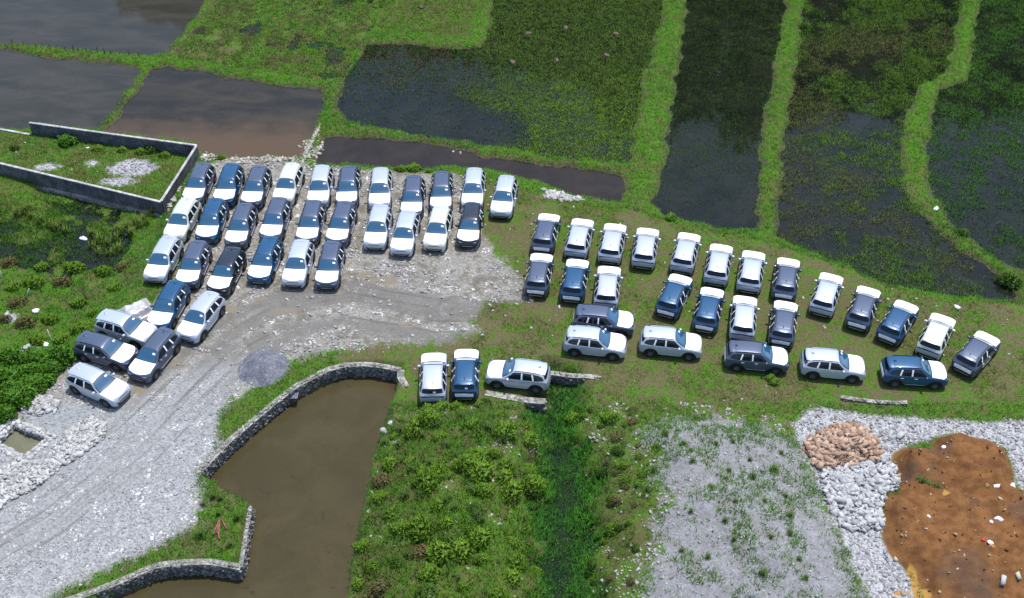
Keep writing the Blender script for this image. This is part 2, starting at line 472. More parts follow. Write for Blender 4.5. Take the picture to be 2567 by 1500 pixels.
    h = t.math('ADD', t.math('MULTIPLY', fine, .6), t.math('ADD', t.math('MULTIPLY', vfine, .3), t.math('MULTIPLY', pg, .4)))
    t.bump(h, .55, .06)
    return t.m
M['ground'] = ground_material()

def water_material(name, c1, c2, scale=.25, rough=.06, spec=.5, streak=False, c3=None):
    t = NT(name)
    P = t.geo()
    if streak:
        q = t._sep(P)
        P2 = t.comb(t.math('MULTIPLY', q[0], .35), q[1], q[2])
    else: P2 = P
    n = t.noise(P2, scale, 5, .6, dist=.6)
    n2 = t.noise(P, 4.0, 4, .7)
    f = t.ramp01(t.math('ADD', n, t.math('MULTIPLY', t.math('SUBTRACT', n2, .5), .35)), .32, .68)
    c = t.mix(f, c1, c2)
    if c3:
        n3 = t.noise(P, 1.1, 5, .7)
        c = t.mix(t.ramp01(n3, .58, .70), c, c3)
    t.set(Base_Color=c, Roughness=rough, Specular_IOR_Level=spec, IOR=1.33)
    t.bump(t.noise(P, 2.2, 3), .05, .03)
    return t.m
M['w_grey'] = water_material('water_silty', (.026, .027, .022), (.044, .042, .034), .5, .10, .36, True, (.034, .030, .021))
def shore_silt(m, y0, y1, col):
    nt_ = m.node_tree; b = nt_.nodes['Principled BSDF']
    src = b.inputs['Base Color'].links[0].from_socket
    t = NT.__new__(NT); t.m, t.t, t.b = m, nt_, b
    P = t.geo(); yy = t.math('ADD', t._sep(P)[1], t.math('MULTIPLY', t.math('SUBTRACT', t.noise(P, .5, 5, .65), .5), 7.0))
    t.put(b.inputs['Base Color'], t.mix(t.ramp01(yy, y1, y0), src, col))
M['w_brown'] = water_material('water_brown', (.018, .018, .015), (.040, .034, .025), .5, .08, .36, True, (.034, .027, .018))
shore_silt(M['w_brown'], 83.0, 88.5, (.080, .054, .032))
M['w_canal'] = water_material('water_canal', (.018, .014, .011), (.028, .022, .016), .4, .05, .45)
M['w_pond'] = water_material('water_pond', (.046, .039, .019), (.057, .048, .024), .35, .2, .22, False, (.038, .033, .020))
M['w_dark'] = water_material('water_dark', (.005, .007, .005), (.012, .014, .010), .35, .04, .5)
M['w_ditch'] = water_material('water_ditch', (.006, .014, .008), (.014, .026, .012),   .5, .35, .06)
M['w_basin'] = water_material('water_basin', (.115, .118, .075), (.135, .135, .088), .9, .1, .4)

# ------------------------------------------------------------------ ground sheet
def axis(lo, hi, step, far):
    a = list(np.arange(lo, hi + 1e-6, step))
    d, p = step * 2, hi
    up = []
    while p < far: p += d; d *= 1.6; up.append(p)
    d, p = step * 2, lo
    dn = []
    while p > -far: p -= d; d *= 1.6; dn.append(p)
    return np.array(dn[::-1] + a + up)
gx, gy = axis(-62, 62, .26, 2500), axis(30, 122, .26, 2500)
GX, GY = np.meshgrid(gx, gy)
GP = np.stack([GX.ravel(), GY.ravel()], 1)
GZ = zones(GP)
gz = height(GP, GZ)
nx, ny = len(gx), len(gy)
ii = np.arange((ny - 1) * (nx - 1)); r, c_ = ii // (nx - 1), ii % (nx - 1)
v0 = r * nx + c_
me = mesh_np('ground', np.column_stack([GP, gz]), np.column_stack([v0, v0 + 1, v0 + nx + 1, v0 + nx]))
for k in ('gravel', 'dirt', 'white', 'sand', 'drive', 'slate'):
    fattr(me, k, GZ[k])
td, ts = linedist(GP, PATH)
fattr(me, 'trk_d', td); fattr(me, 'trk_s', ts)
tan = np.zeros(len(GP))
for px, py, rx, ry in BLOBS_TAN:
    q = W1(px, py)
    tan = np.maximum(tan, np.exp(-(((GP[:, 0] - q[0]) / rx) ** 2 + ((GP[:, 1] - q[1]) / ry) ** 2)))
tan = tan * (.25 + 1.3 * fbm(GP[:, 0], GP[:, 1], 1.2, 3, 5))
fattr(me, 'tan', tan)
fattr(me, 'band', sstep(3.4, 2.2, np.abs(td + .5)) * sstep(.40, .55, vnoise(td * 1.3, ts * .06, 71) * .7 + fbm(GP[:, 0], GP[:, 1], .9, 4, 33) * .3))
och = np.zeros(len(GP))
for a, b, rx, ry in [(1030,1330,.32,1.0),(1090,1440,.5,.5),(1570,1130,.22,.4),(1250,740,.25,.2),(930,1425,.6,.18)]:
    q = W(subz(1927,980,2.833,[(a,b)]), .2)[0]
    och = np.maximum(och, np.exp(-(((GP[:, 0] - q[0]) / rx) ** 2 + ((GP[:, 1] - q[1]) / ry) ** 2)))
fattr(me, 'ochre', och * (.5 + fbm(GP[:, 0], GP[:, 1], 1.5, 3, 8)))
hum = np.zeros(len(GP))
for a, b, r in [(1380,1280,1.7),(1450,1420,1.9),(1250,1330,1.0),(1230,470,.9),(1780,900,1.0),(1000,600,.9)]:
    q = W(subz(1927,980,2.833,[(a,b)]), .2)[0]
    hum = np.maximum(hum, np.exp(-((GP[:, 0] - q[0]) ** 2 + (GP[:, 1] - q[1]) ** 2) / r ** 2))
fattr(me, 'humus', hum * (.45 + 1.1 * fbm(GP[:, 0], GP[:, 1], .9, 4, 18)))
wl = np.full(len(GP), -9.0)
for k, (pl, zw, bw, dp) in WAT.items():
    if k in ('p4', 'p5', 'ditch', 'plotwet'): continue
    wl = np.maximum(wl, np.where(GZ['sd'][k] > -.9, zw - gz + .10, -9))
fattr(me, 'wet', np.clip(.5 + wl * 5, 0, 1))
lotdry = sstep(-.5, 1.0, GZ['pad']) * sstep(-1, 1, -GZ['mound']) * sstep(-.5, .5, -GZ['brush']) * sstep(50.5, 53.5, GP[:, 1]) * sstep(-6, 0, GP[:, 0] + 10)
fattr(me, 'dry', lotdry * .52)
ground = obj('ground', me, M['ground'])
tag(ground, 'ground with gravel lot, grass banks, spoil heaps and dug earth', 'ground', kind='structure')

# ------------------------------------------------------------------ water sheets
def water(key, mat, label, grow=.45):
    pl, zw, bw, dp = WAT[key]
    n = len(pl)
    cen = pl.mean(0)
    area = .5 * sum(pl[i][0] * pl[(i + 1) % n][1] - pl[(i + 1) % n][0] * pl[i][1] for i in range(n))
    sg = 1 if area > 0 else -1
    out = []
    for i in range(n):
        a, b, c = pl[i - 1], pl[i], pl[(i + 1) % n]
        e1 = (b - a) / max(np.linalg.norm(b - a), 1e-6); e2 = (c - b) / max(np.linalg.norm(c - b), 1e-6)
        nn = np.array([e1[1] + e2[1], -(e1[0] + e2[0])]) * sg
        L = np.linalg.norm(nn)
        out.append(b + (nn / L * grow if L > 1e-6 else 0))
    bm = bmesh.new()
    vs = [bm.verts.new((p[0], p[1], zw)) for p in out]
    f = bm.faces.new(vs)
    bmesh.ops.triangulate(bm, faces=[f])
    bm.normal_update()
    for f in bm.faces:
        if f.normal.z < 0: f.normal_flip()
    me = bpy.data.meshes.new('water'); bm.to_mesh(me); bm.free()
    o = obj('water', me, M[mat])
    tag(o, label, 'water', kind='structure')
water('p1', 'w_grey', 'grey silty water of the paddy beyond the fenced dike')
water('p2', 'w_grey', 'grey silty water of the paddy behind the walled plot')
water('p3', 'w_brown', 'brown muddy water of the paddy beside the stony shore')
water('p4', 'w_dark', 'shallow water showing through the sparse green paddy')
water('p6', 'w_dark', 'dark water with rice seedlings behind the canal')
water('canal', 'w_canal', 'dark brown water of the narrow canal behind the cars')
water('p8', 'w_dark', 'dark water of the straight paddy strip between grass dikes')
water('p9', 'w_dark', 'dark weedy water between the straight and the winding dike')
water('p10', 'w_dark', 'dark weedy water beyond the winding dike')
water('pond', 'w_pond', 'olive brown water of the stone walled pond', .3)
water('ditch', 'w_ditch', 'dark green water of the weedy ditch', .8)
water('plotwet', 'w_dark', 'dark puddled water among weeds of the left plot', .8)

# ------------------------------------------------------------------ the cars
PAINTS = {
 'grey': paint('paint_dark_grey', (.060, .084, .140), .36, .3, .5, .6),
 'navy': paint('paint_navy', (.002, .060, .150), .34, .2, .5, .6),
 'black': paint('paint_black', (.008, .012, .024), .25, .1, .5, .9),
 'silver': paint('paint_silver', (.42, .47, .56), .36, .35, .5, .5),
 'cream': paint('paint_cream', (.47, .505, .455), .38, .1, .5, .5),
}
M['film'] = paint('white_film', (.86, .87, .88), .38, 0, .5)
M['film2'] = paint('tail_film', (.88, .87, .91), .4, 0, .4, 0, .1)
M['glass_f'] = paint('windscreen_glass', (.016, .074, .145), .06, 0, .8, .6)  # blue of the mirrored sky is painted into the base colour
M['glass_s'] = paint('side_glass', (.006, .012, .018), .08, 0, .35, 0)
M['glass_r'] = paint('rear_glass', (.006, .011, .018), .10, 0, .3, 0)
M['black'] = paint('black_plastic', (.014, .015, .017), .55, 0, .4)
M['tyre'] = paint('tyre_rubber', (.016, .016, .017), .85, 0, .3)
M['rim'] = paint('alloy_rim', (.20, .205, .225), .35, .7, .5)
M['chrome'] = paint('bright_trim', (.75, .77, .80), .2, .6, .5)
M['lamp'] = paint('lamp_lens', (.35, .40, .48), .1, .3, .6, .8)
M['tail'] = paint('tail_lamp_lens', (.016, .004, .006), .2, 0, .6, .8)
M['paper'] = paint('paper', (.82, .82, .80), .7)
M['under'] = paint('underside', (.012, .012, .013), .9)

#        x     w     zb   zsh   wr   zr
SEC = [(-2.165, .70, .40, .72, .60, .77),
       (-2.10, .80, .30, .93, .69, 1.005),
       (-1.985, .86, .25, 1.06, .70, 1.175),
       (-1.86, .885, .22, 1.10, .64, 1.42),
       (-1.74, .90, .20, 1.105, .60, 1.57),
       (-1.40, .91, .20, 1.10, .605, 1.615),
       (-.90, .91, .20, 1.085, .615, 1.64),
       (-.30, .91, .20, 1.07, .63, 1.645),
       (.10, .91, .20, 1.06, .635, 1.62),
       (.29, .91, .20, 1.055, .64, 1.565),
       (.58, .91, .20, 1.045, .70, 1.36),
       (.88, .91, .20, 1.03, .78, 1.14),
       (1.02, .91, .20, 1.015, .81, 1.10),
       (1.50, .91, .20, .985, .81, 1.065),
       (1.85, .89, .21, .945, .775, 1.01),
       (2.02, .845, .24, .855, .70, .915),
       (2.115, .755, .30, .73, .60, .785),
       (2.15, .64, .38, .62, .52, .68)]
def half(sec):
    x, w, zb, zsh, wr, zr = sec
    dz = zr - zsh
    hi = min(1, max(0, dz / .4))
    q6 = (wr * (.60 + .22 * (1 - hi)) + w * .95 * (.40 - .22 * (1 - hi)), zsh + .70 * dz)
    return [(0, zb), (.55 * w, zb), (.84 * w, zb + .01), (.965 * w, zb + .12), (w, .45 * zb + .55 * zsh), (w * .99, zsh - .09),
            (w * .955, zsh + .005), (w * .915, zsh + .06 * hi + .02 * (1 - hi)), q6, (wr * .985, zr - .03), (wr * .82, zr + .012), (wr * .42, zr + .03), (0, zr + .036)]
def body_mesh():
    V, F = [], []
    rings = []
    for s in SEC:
        h = half(s)
        ring = [(s[0], y, z) for y, z in h] + [(s[0], -y, z) for y, z in h[-2:0:-1]]
        rings.append(list(range(len(V), len(V) + len(ring))))
        V += ring
    n = len(rings[0])
    for a, b in zip(rings[:-1], rings[1:]):
        for i in range(n):
            j = (i + 1) % n
            F.append((a[i], b[i], b[j], a[j]))
    # end caps as strips of quads
    for ring, flip in ((rings[0], False), (rings[-1], True)):
        for i in range(n // 2):
            a, b, c, d = ring[i], ring[i + 1], ring[(n - i - 1) % n], ring[(n - i) % n]
            f = (a, b, c, d) if i and i < n // 2 - 1 else ((a, b, c) if i == 0 else (a, b, d))
            F.append(f if not flip else f[::-1])
    return V, F
def baked(mesh, mods):
    o = bpy.data.objects.new('bake', mesh)
    COL.objects.link(o)
    for typ, kw in mods:
        md = o.modifiers.new(typ, typ)
        for k, v in kw.items(): setattr(md, k, v)
    dg = bpy.context.evaluated_depsgraph_get()
    me = bpy.data.meshes.new_from_object(o.evaluated_get(dg))
    bpy.data.objects.remove(o)
    return me
V, F = body_mesh()
cage = mesh_py('car_cage', V, F)
bm = bmesh.new(); bm.from_mesh(cage); bmesh.ops.recalc_face_normals(bm, faces=bm.faces); bm.to_mesh(cage); bm.free()
full = baked(cage, [('SUBSURF', {'levels': 2})])
BVH = BVHTree.FromPolygons([v.co[:] for v in full.vertices], [p.vertices[:] for p in full.polygons])
AX_F, AX_R, WR = 1.285, -1.335, .36
def lathe(profile, n=24, axis='y'):
    V, F = [], []
    for k in range(n):
        a = 2 * math.pi * k / n
        for r, h in profile: V.append((r * math.cos(a), h, r * math.sin(a)))
    m = len(profile)
    for k in range(n):
        for i in range(m - 1):
            F.append((k * m + i, k * m + i + 1, ((k + 1) % n) * m + i + 1, ((k + 1) % n) * m + i))
    return V, F
def add_geo(A, B, off=(0, 0, 0)):
    n = len(A[0])
    A[0].extend([(v[0] + off[0], v[1] + off[1], v[2] + off[2]) for v in B[0]])
    A[1].extend([tuple(i + n for i in f) for f in B[1]])
def box(cx, cy, cz, sx, sy, sz, tap=1.0):
    V = [(cx + a * sx / 2 * (tap if c > 0 else 1), cy + b * sy / 2 * (tap if c > 0 else 1), cz + c * sz / 2) for c in (-1, 1) for a, b in ((-1, -1), (1, -1), (1, 1), (-1, 1))]
    return V, [(3, 2, 1, 0), (4, 5, 6, 7), (0, 1, 5, 4), (1, 2, 6, 5), (2, 3, 7, 6), (3, 0, 4, 7)]
# wheel openings
cut = ([], [])
for ax in (AX_F, AX_R):
    for sy in (-1, 1):
        Vc, Fc = lathe([(0, -.22), (.405, -.22), (.405, .5), (0, .5)], 28)
        Vc = [(v[0], v[1] * sy, v[2]) for v in Vc]
        add_geo(cut, (Vc, Fc), (ax, sy * .85, WR + .005))
cm = mesh_py('cutter', *cut)
bm = bmesh.new(); bm.from_mesh(cm); bmesh.ops.remove_doubles(bm, verts=bm.verts, dist=1e-5); bmesh.ops.recalc_face_normals(bm, faces=bm.faces); bm.to_mesh(cm); bm.free()
co = bpy.data.objects.new('cutter', cm); COL.objects.link(co)
body_me = baked(cage, [('SUBSURF', {'levels': 2}), ('BOOLEAN', {'object': co, 'operation': 'DIFFERENCE', 'solver': 'EXACT'})])
bpy.data.objects.remove(co)
body_me.polygons.foreach_set('use_smooth', np.ones(len(body_me.polygons), bool))
try: body_me.set_sharp_from_angle(angle=math.radians(40))
except Exception: pass

def samp(poly, t):
    L = [0]
    for a, b in zip(poly[:-1], poly[1:]): L.append(L[-1] + math.dist(a, b))
    t *= L[-1]
    for i in range(len(poly) - 1):
        if t <= L[i + 1] + 1e-9:
            q = (t - L[i]) / max(L[i + 1] - L[i], 1e-9)
            return [poly[i][k] + (poly[i + 1][k] - poly[i][k]) * q for k in range(2)]
    return list(poly[-1])
def panel(top, bot, mode, nu=12, nv=4, off=.006, side=1):
    """patch laid on the car body; mode: side (x,z), up (x,y), front / rear (y,z)"""
    pts, nor = [], []
    for j in range(nv + 1):
        for i in range(nu + 1):
            a, b = samp(top, i / nu), samp(bot, i / nu)
            p = [a[k] + (b[k] - a[k]) * j / nv for k in range(2)]
            if mode == 'side': o, d = Vector((p[0], 3 * side, p[1])), Vector((0, -side, 0))
            elif mode == 'up': o, d = Vector((p[0], p[1], 4)), Vector((0, 0, -1))
            elif mode == 'front': o, d = Vector((4, p[0], p[1])), Vector((-1, 0, 0))
            else: o, d = Vector((-4, p[0], p[1])), Vector((1, 0, 0))
            h, n, _, _ = BVH.ray_cast(o, d)
            if h is None: return None
            if n.dot(d) > 0: n = -n
            pts.append(h); nor.append(n)
    w = nu + 1
    V = [p + n * off for p, n in zip(pts, nor)]
    F = []
    for j in range(nv):
        for i in range(nu): F.append((j * w + i, j * w + i + 1, (j + 1) * w + i + 1, (j + 1) * w + i))
    rim = [i for i in range(w)] + [j * w + nu for j in range(1, nv + 1)] + [nv * w + i for i in range(nu - 1, -1, -1)] + [j * w for j in range(nv - 1, 0, -1)]
    b0 = len(V)
    V += [pts[i] - nor[i] * .004 for i in rim]
    m = len(rim)
    for q in range(m): F.append((rim[q], b0 + q, b0 + (q + 1) % m, rim[(q + 1) % m]))
    me = mesh_py('panel', V, F, True)
    bm = bmesh.new(); bm.from_mesh(me)
    bmesh.ops.recalc_face_normals(bm, faces=bm.faces)
    f0 = bm.faces[:][0]; f0.normal_update()
    if f0.normal.dot(nor[0]) < 0: bmesh.ops.reverse_faces(bm, faces=bm.faces)
    bm.to_mesh(me); bm.free()
    try: me.set_sharp_from_angle(angle=math.radians(50))
    except Exception: pass
    return me
PARTS = []     # (name, mesh, material key or None for body paint, children list, location)
def part(name, me, mat, sub=None, loc=(0, 0, 0)):
    if me is None:
        print('missing panel', name); return
    me.name = name
    PARTS.append((name, me, mat, sub or [], loc))
hood_t = [(.97, .80), (1.01, .4), (1.03, 0), (1.01, -.4), (.97, -.80)]
hood_b = [(1.74, .82), (1.93, .64), (2.04, .3), (2.055, 0), (2.04, -.3), (1.93, -.64), (1.74, -.82)]
part('hood', panel(hood_t, hood_b, 'up', 22, 10, .012), 'film')
part('windshield_frame', panel([(.27, .64), (.235, .3), (.225, 0), (.235, -.3), (.27, -.64)], [(.955, .775), (1.0, .4), (1.02, 0), (1.0, -.4), (.955, -.775)], 'up', 16, 8, .004), 'black')
part('windshield', panel([(.30, .575), (.27, .3), (.255, 0), (.27, -.3), (.30, -.575)], [(.90, .70), (.955, .4), (.975, 0), (.955, -.4), (.90, -.70)], 'up', 16, 8, .010), 'glass_f')
st = panel([(.42, .52), (.42, .33)], [(.52, .53), (.52, .33)], 'up', 3, 2, .016)
part('sticker', st, 'paper')
part('rear_window', panel([(.60, 1.45), (.3, 1.50), (0, 1.51), (-.3, 1.50), (-.60, 1.45)], [(.78, 1.215), (.5, 1.18), (0, 1.175), (-.5, 1.18), (-.78, 1.215)], 'rear', 20, 7), 'glass_r')
part('tail_light', panel([(.76, .995), (0, 1.02), (-.76, .995)], [(.75, .92), (0, .945), (-.75, .92)], 'rear', 18, 2, .010), 'tail')
part('tailgate', panel([(.62, .90), (0, .92), (-.62, .90)], [(.59, .63), (0, .65), (-.59, .63)], 'rear', 14, 6, .009), 'film2')
part('rear_bumper', panel([(.74, .59), (.5, .60), (-.5, .60), (-.74, .59)], [(.62, .33), (.5, .33), (-.5, .33), (-.62, .33)], 'rear', 16, 4, .016), 'black')
part('rear_trim', panel([(.52, .455), (0, .46), (-.52, .455)], [(.50, .43), (0, .43), (-.50, .43)], 'rear', 10, 1, .020), 'chrome')
part('grille', panel([(.60, .50), (.34, .56), (-.34, .56), (-.60, .50)], [(.52, .33), (.3, .33), (-.3, .33), (-.52, .33)], 'front', 14, 4, .010), 'black')
part('front_trim', panel([(.40, .475), (-.40, .475)], [(.40, .455), (-.40, .455)], 'front', 10, 1, .018), 'chrome')
part('hood_gap', panel([(.50, .805), (0, .815), (-.50, .805)], [(.50, .765), (0, .775), (-.50, .765)], 'front', 12, 1, .008), 'black')
for s in (1, -1):
    part('headlight', panel([(s * .68, .84), (s * .42, .80)], [(s * .66, .79), (s * .42, .765)], 'front', 6, 2, .010), 'lamp')
    part('air_curtain', panel([(s * .64, .60), (s * .54, .60)], [(s * .62, .44), (s * .54, .46)], 'front', 3, 4, .010), 'black')
    part('window_surround', panel([(.18, 1.53), (-.3, 1.565), (-1.0, 1.545), (-1.5, 1.48), (-1.74, 1.38)], [(.74, 1.085), (-.3, 1.105), (-1.1, 1.12), (-1.5, 1.135), (-1.84, 1.19)], 'side', 20, 5, .004, s), 'black')
    part('front_door_window', panel([(.24, 1.50), (-.30, 1.535)], [(.62, 1.105), (-.30, 1.125)], 'side', 10, 5, .010, s), 'glass_s')
    part('rear_door_window', panel([(-.42, 1.535), (-.98, 1.515)], [(-.42, 1.125), (-1.08, 1.14)], 'side', 8, 5, .010, s), 'glass_s')
    part('quarter_window', panel([(-1.10, 1.50), (-1.32, 1.47), (-1.66, 1.34)], [(-1.20, 1.145), (-1.45, 1.16), (-1.76, 1.21)], 'side', 8, 4, .010, s), 'glass_s')
    part('pillar_film', panel([(-.31, 1.54), (-.41, 1.54)], [(-.31, 1.12), (-.41, 1.12)], 'side', 3, 5, .014, s), 'film')
    part('pillar_film', panel([(-.99, 1.51), (-1.09, 1.505)], [(-1.09, 1.135), (-1.19, 1.14)], 'side', 3, 5, .014, s), 'film')
    for dx in (.02, -.88):
        part('door_handle', panel([(dx, .955), (dx - .2, .96)], [(dx, .925), (dx - .2, .93)], 'side', 3, 1, .015, s), 'film' if dx < 0 else 'film')
    part('sill', panel([(.80, .34), (-.86, .34)], [(.78, .27), (-.84, .27)], 'side', 14, 2, .016, s), 'black')
    part('sill_trim', panel([(.60, .375), (-.70, .375)], [(.60, .345), (-.70, .345)], 'side', 14, 1, .020, s), 'chrome')
    for ax in (AX_F, AX_R):
        # arch cladding
        V, F = [], []
        n = 18
        ok = True
        for k in range(n + 1):
            a = math.radians(-4 + 188 * k / n)
            for r_ in (.404, .500):
                px, pz = ax + r_ * math.cos(a), WR + .005 + r_ * math.sin(a)
                h, nn, _, _ = BVH.ray_cast(Vector((px, 3 * s, max(pz, .26))), Vector((0, -s, 0)))
                if h is None: ok = False; break
                V.append((h.x, h.y + s * .018, h.z)); V.append((h.x, h.y - s * .03, h.z))
        if ok:
            for k in range(n):
                b, c = k * 4, (k + 1) * 4
                for i, j in ((0, 2), (2, 3), (1, 0)): F.append((b + i, c + i, c + j, b + j))
            me = mesh_py('wheel_arch', V, F, True)
            bm = bmesh.new(); bm.from_mesh(me); bmesh.ops.recalc_face_normals(bm, faces=bm.faces); bm.to_mesh(me); bm.free()
            part('wheel_arch', me, 'black')
        ty = mesh_py('wheel', *lathe([(.20, -.10), (.235, -.115), (.33, -.115), (.36, -.085), (.36, .085), (.33, .115), (.235, .115), (.20, .10)], 28), True)
        rv = ([], [])
        add_geo(rv, lathe([(.0, .07 * 1), (.06, .075), (.07, .06)], 12))
        add_geo(rv, lathe([(.19, .08), (.222, .108), (.240, .112), (.235, .06)], 28))
        for k in range(5):
            a = 2 * math.pi * k / 5
            for da in (-.16, .16):
                e0, e1 = a + da * .6, a + da
                ca, sa, cb, sb = math.cos(e0), math.sin(e0), math.cos(e1), math.sin(e1)
                wv = .018
                vs = [(.05 * ca - sa * wv, .072, .05 * sa + ca * wv), (.05 * ca + sa * wv, .072, .05 * sa - ca * wv), (.23 * cb + sb * wv, .10, .23 * sb - cb * wv), (.23 * cb - sb * wv, .10, .23 * sb + cb * wv)]
                vs += [(v[0], v[1] - .03, v[2]) for v in vs]
                add_geo(rv, (vs, [(0, 1, 2, 3), (0, 4, 5, 1), (1, 5, 6, 2), (2, 6, 7, 3), (3, 7, 4, 0)]))
        add_geo(rv, lathe([(0, .02), (.2, .02), (.2, .015)], 16))
        rvv = [(v[0], v[1] * s, v[2]) for v in rv[0]]
        rm = mesh_py('rim', rvv, rv[1] if s > 0 else [f[::-1] for f in rv[1]], False)
        part('wheel', ty, 'tyre', [('rim', rm, 'rim')], (ax, s * .80, WR))
    # mirror
    bm = bmesh.new()
    bmesh.ops.create_uvsphere(bm, u_segments=14, v_segments=8, radius=1)
    for v in bm.verts:
        v.co = Vector((v.co.x * .10 - abs(v.co.y) * .03, v.co.y * .135, v.co.z * .095))
    bmesh.ops.translate(bm, verts=bm.verts, vec=(.58, s * .965, 1.14))
    r0 = bmesh.ops.create_cube(bm, size=1)
    for v in r0['verts']: v.co = Vector((v.co.x * .06 + .60, v.co.y * .16 + s * .88, v.co.z * .04 + 1.09))
    me = bpy.data.meshes.new('mirror'); bm.to_mesh(me); bm.free()
    me.polygons.foreach_set('use_smooth', np.ones(len(me.polygons), bool))
    part('mirror', me, 'mirror')
    # roof rail
    V, F = [], []
    xs = [-1.55, -1.45, -1.0, -.5, 0.0, .12, .2]
    for k, xx in enumerate(xs):
        h, nn, _, _ = BVH.ray_cast(Vector((xx, s * .575, 4)), Vector((0, 0, -1)))
        up = .0 if k in (0, len(xs) - 1) else .045
        for dy, dz in ((-.018, -.02), (.018, -.02), (.014, .012), (-.014, .012)):
            V.append((xx, s * .575 + dy, h.z + up + dz))
    for k in range(len(xs) - 1):
        for i in range(4):
            F.append((k * 4 + i, k * 4 + (i + 1) % 4, k * 4 + 4 + (i + 1) % 4, k * 4 + 4 + i))
    F += [(0, 1, 2, 3), (len(V) - 1, len(V) - 2, len(V) - 3, len(V) - 4)]
    me = mesh_py('roof_rail', V, F)
    bm = bmesh.new(); bm.from_mesh(me); bmesh.ops.recalc_face_normals(bm, faces=bm.faces); bm.to_mesh(me); bm.free()
    part('roof_rail', me, 'rail')
# spoiler: roof end lip over the rear glass
V, F = [], []
for k, (xx, zz, ww, th) in enumerate([(-1.60, 1.632, .54, .02), (-1.78, 1.618, .57, .035), (-1.92, 1.585, .575, .03), (-1.955, 1.57, .56, .015)]):
    for i in range(9):
        y = -ww + 2 * ww * i / 8
        dz = -.05 * (abs(y) / ww) ** 3
        dx = .06 * (abs(y) / ww) ** 2 * (k / 3)
        V.append((xx + dx, y, zz + dz)); V.append((xx + dx, y, zz + dz - th))
n = 18
for k in range(3):
    for i in range(8):
        a = k * n + i * 2
        F.append((a, a + 2, a + n + 2, a + n)); F.append((a + 1, a + n + 1, a + n + 3, a + 3))
    F.append((k * n, k * n + n, k * n + n + 1, k * n + 1)); e = k * n + 16; F.append((e, e + 1, e + n + 1, e + n))
for i in range(8):
    a = 3 * n + i * 2; F.append((a, a + 2, a + 3, a + 1))
    a = i * 2; F.append((a, a + 1, a + 3, a + 2))
me = mesh_py('spoiler', V, F, True)
bm = bmesh.new(); bm.from_mesh(me); bmesh.ops.recalc_face_normals(bm, faces=bm.faces); bm.to_mesh(me); bm.free()
me.set_sharp_from_angle(angle=math.radians(45))
part('spoiler', me, None)
# shark fin
V = [(-1.35, -.03, 1.66), (-1.35, .03, 1.66), (-1.55, .03, 1.65), (-1.55, -.03, 1.65), (-1.52, 0, 1.74), (-1.56, 0, 1.735)]
me = mesh_py('antenna', V, [(0, 1, 4), (1, 2, 5, 4), (2, 3, 5), (3, 0, 4, 5), (3, 2, 1, 0)])
part('antenna', me, 'fin')
# dark wheel wells / floor under the body
uv = ([], [])
add_geo(uv, box(0, 0, .33, 3.7, 1.22, .30))
part('underbody', mesh_py('underbody', *uv), 'under')

def make_car(colour):
    root = empty('parked_car')
    bme = body_me.copy(); bme.name = 'body'
    bme.materials.clear(); bme.materials.append(PAINTS[colour])
    obj('body', bme, None, root)
    dark = colour in ('grey', 'navy', 'black')
    for name, me, mat, sub, loc in PARTS:
        if mat is None: m = PAINTS[colour]
        elif mat == 'mirror': m = PAINTS[colour] if colour != 'black' else M['black']
        elif mat == 'rail': m = M['black'] if dark else PAINTS[colour]
        elif mat == 'fin': m = PAINTS[colour]
        elif name == 'tailgate' and not dark: m = PAINTS[colour]
        elif name in ('door_handle', 'pillar_film') and mat == 'film' and name == 'door_handle' and not dark: m = PAINTS[colour]
        else: m = M[mat]
        me2 = me.copy(); me2.name = name
        me2.materials.clear(); me2.materials.append(m)
        o = obj(name, me2, None, root, loc)
        for sn, sm, smt in sub:
            s2 = sm.copy(); s2.materials.clear(); s2.materials.append(M[smt]); s2.name = sn
            obj(sn, s2, None, o)
    return root
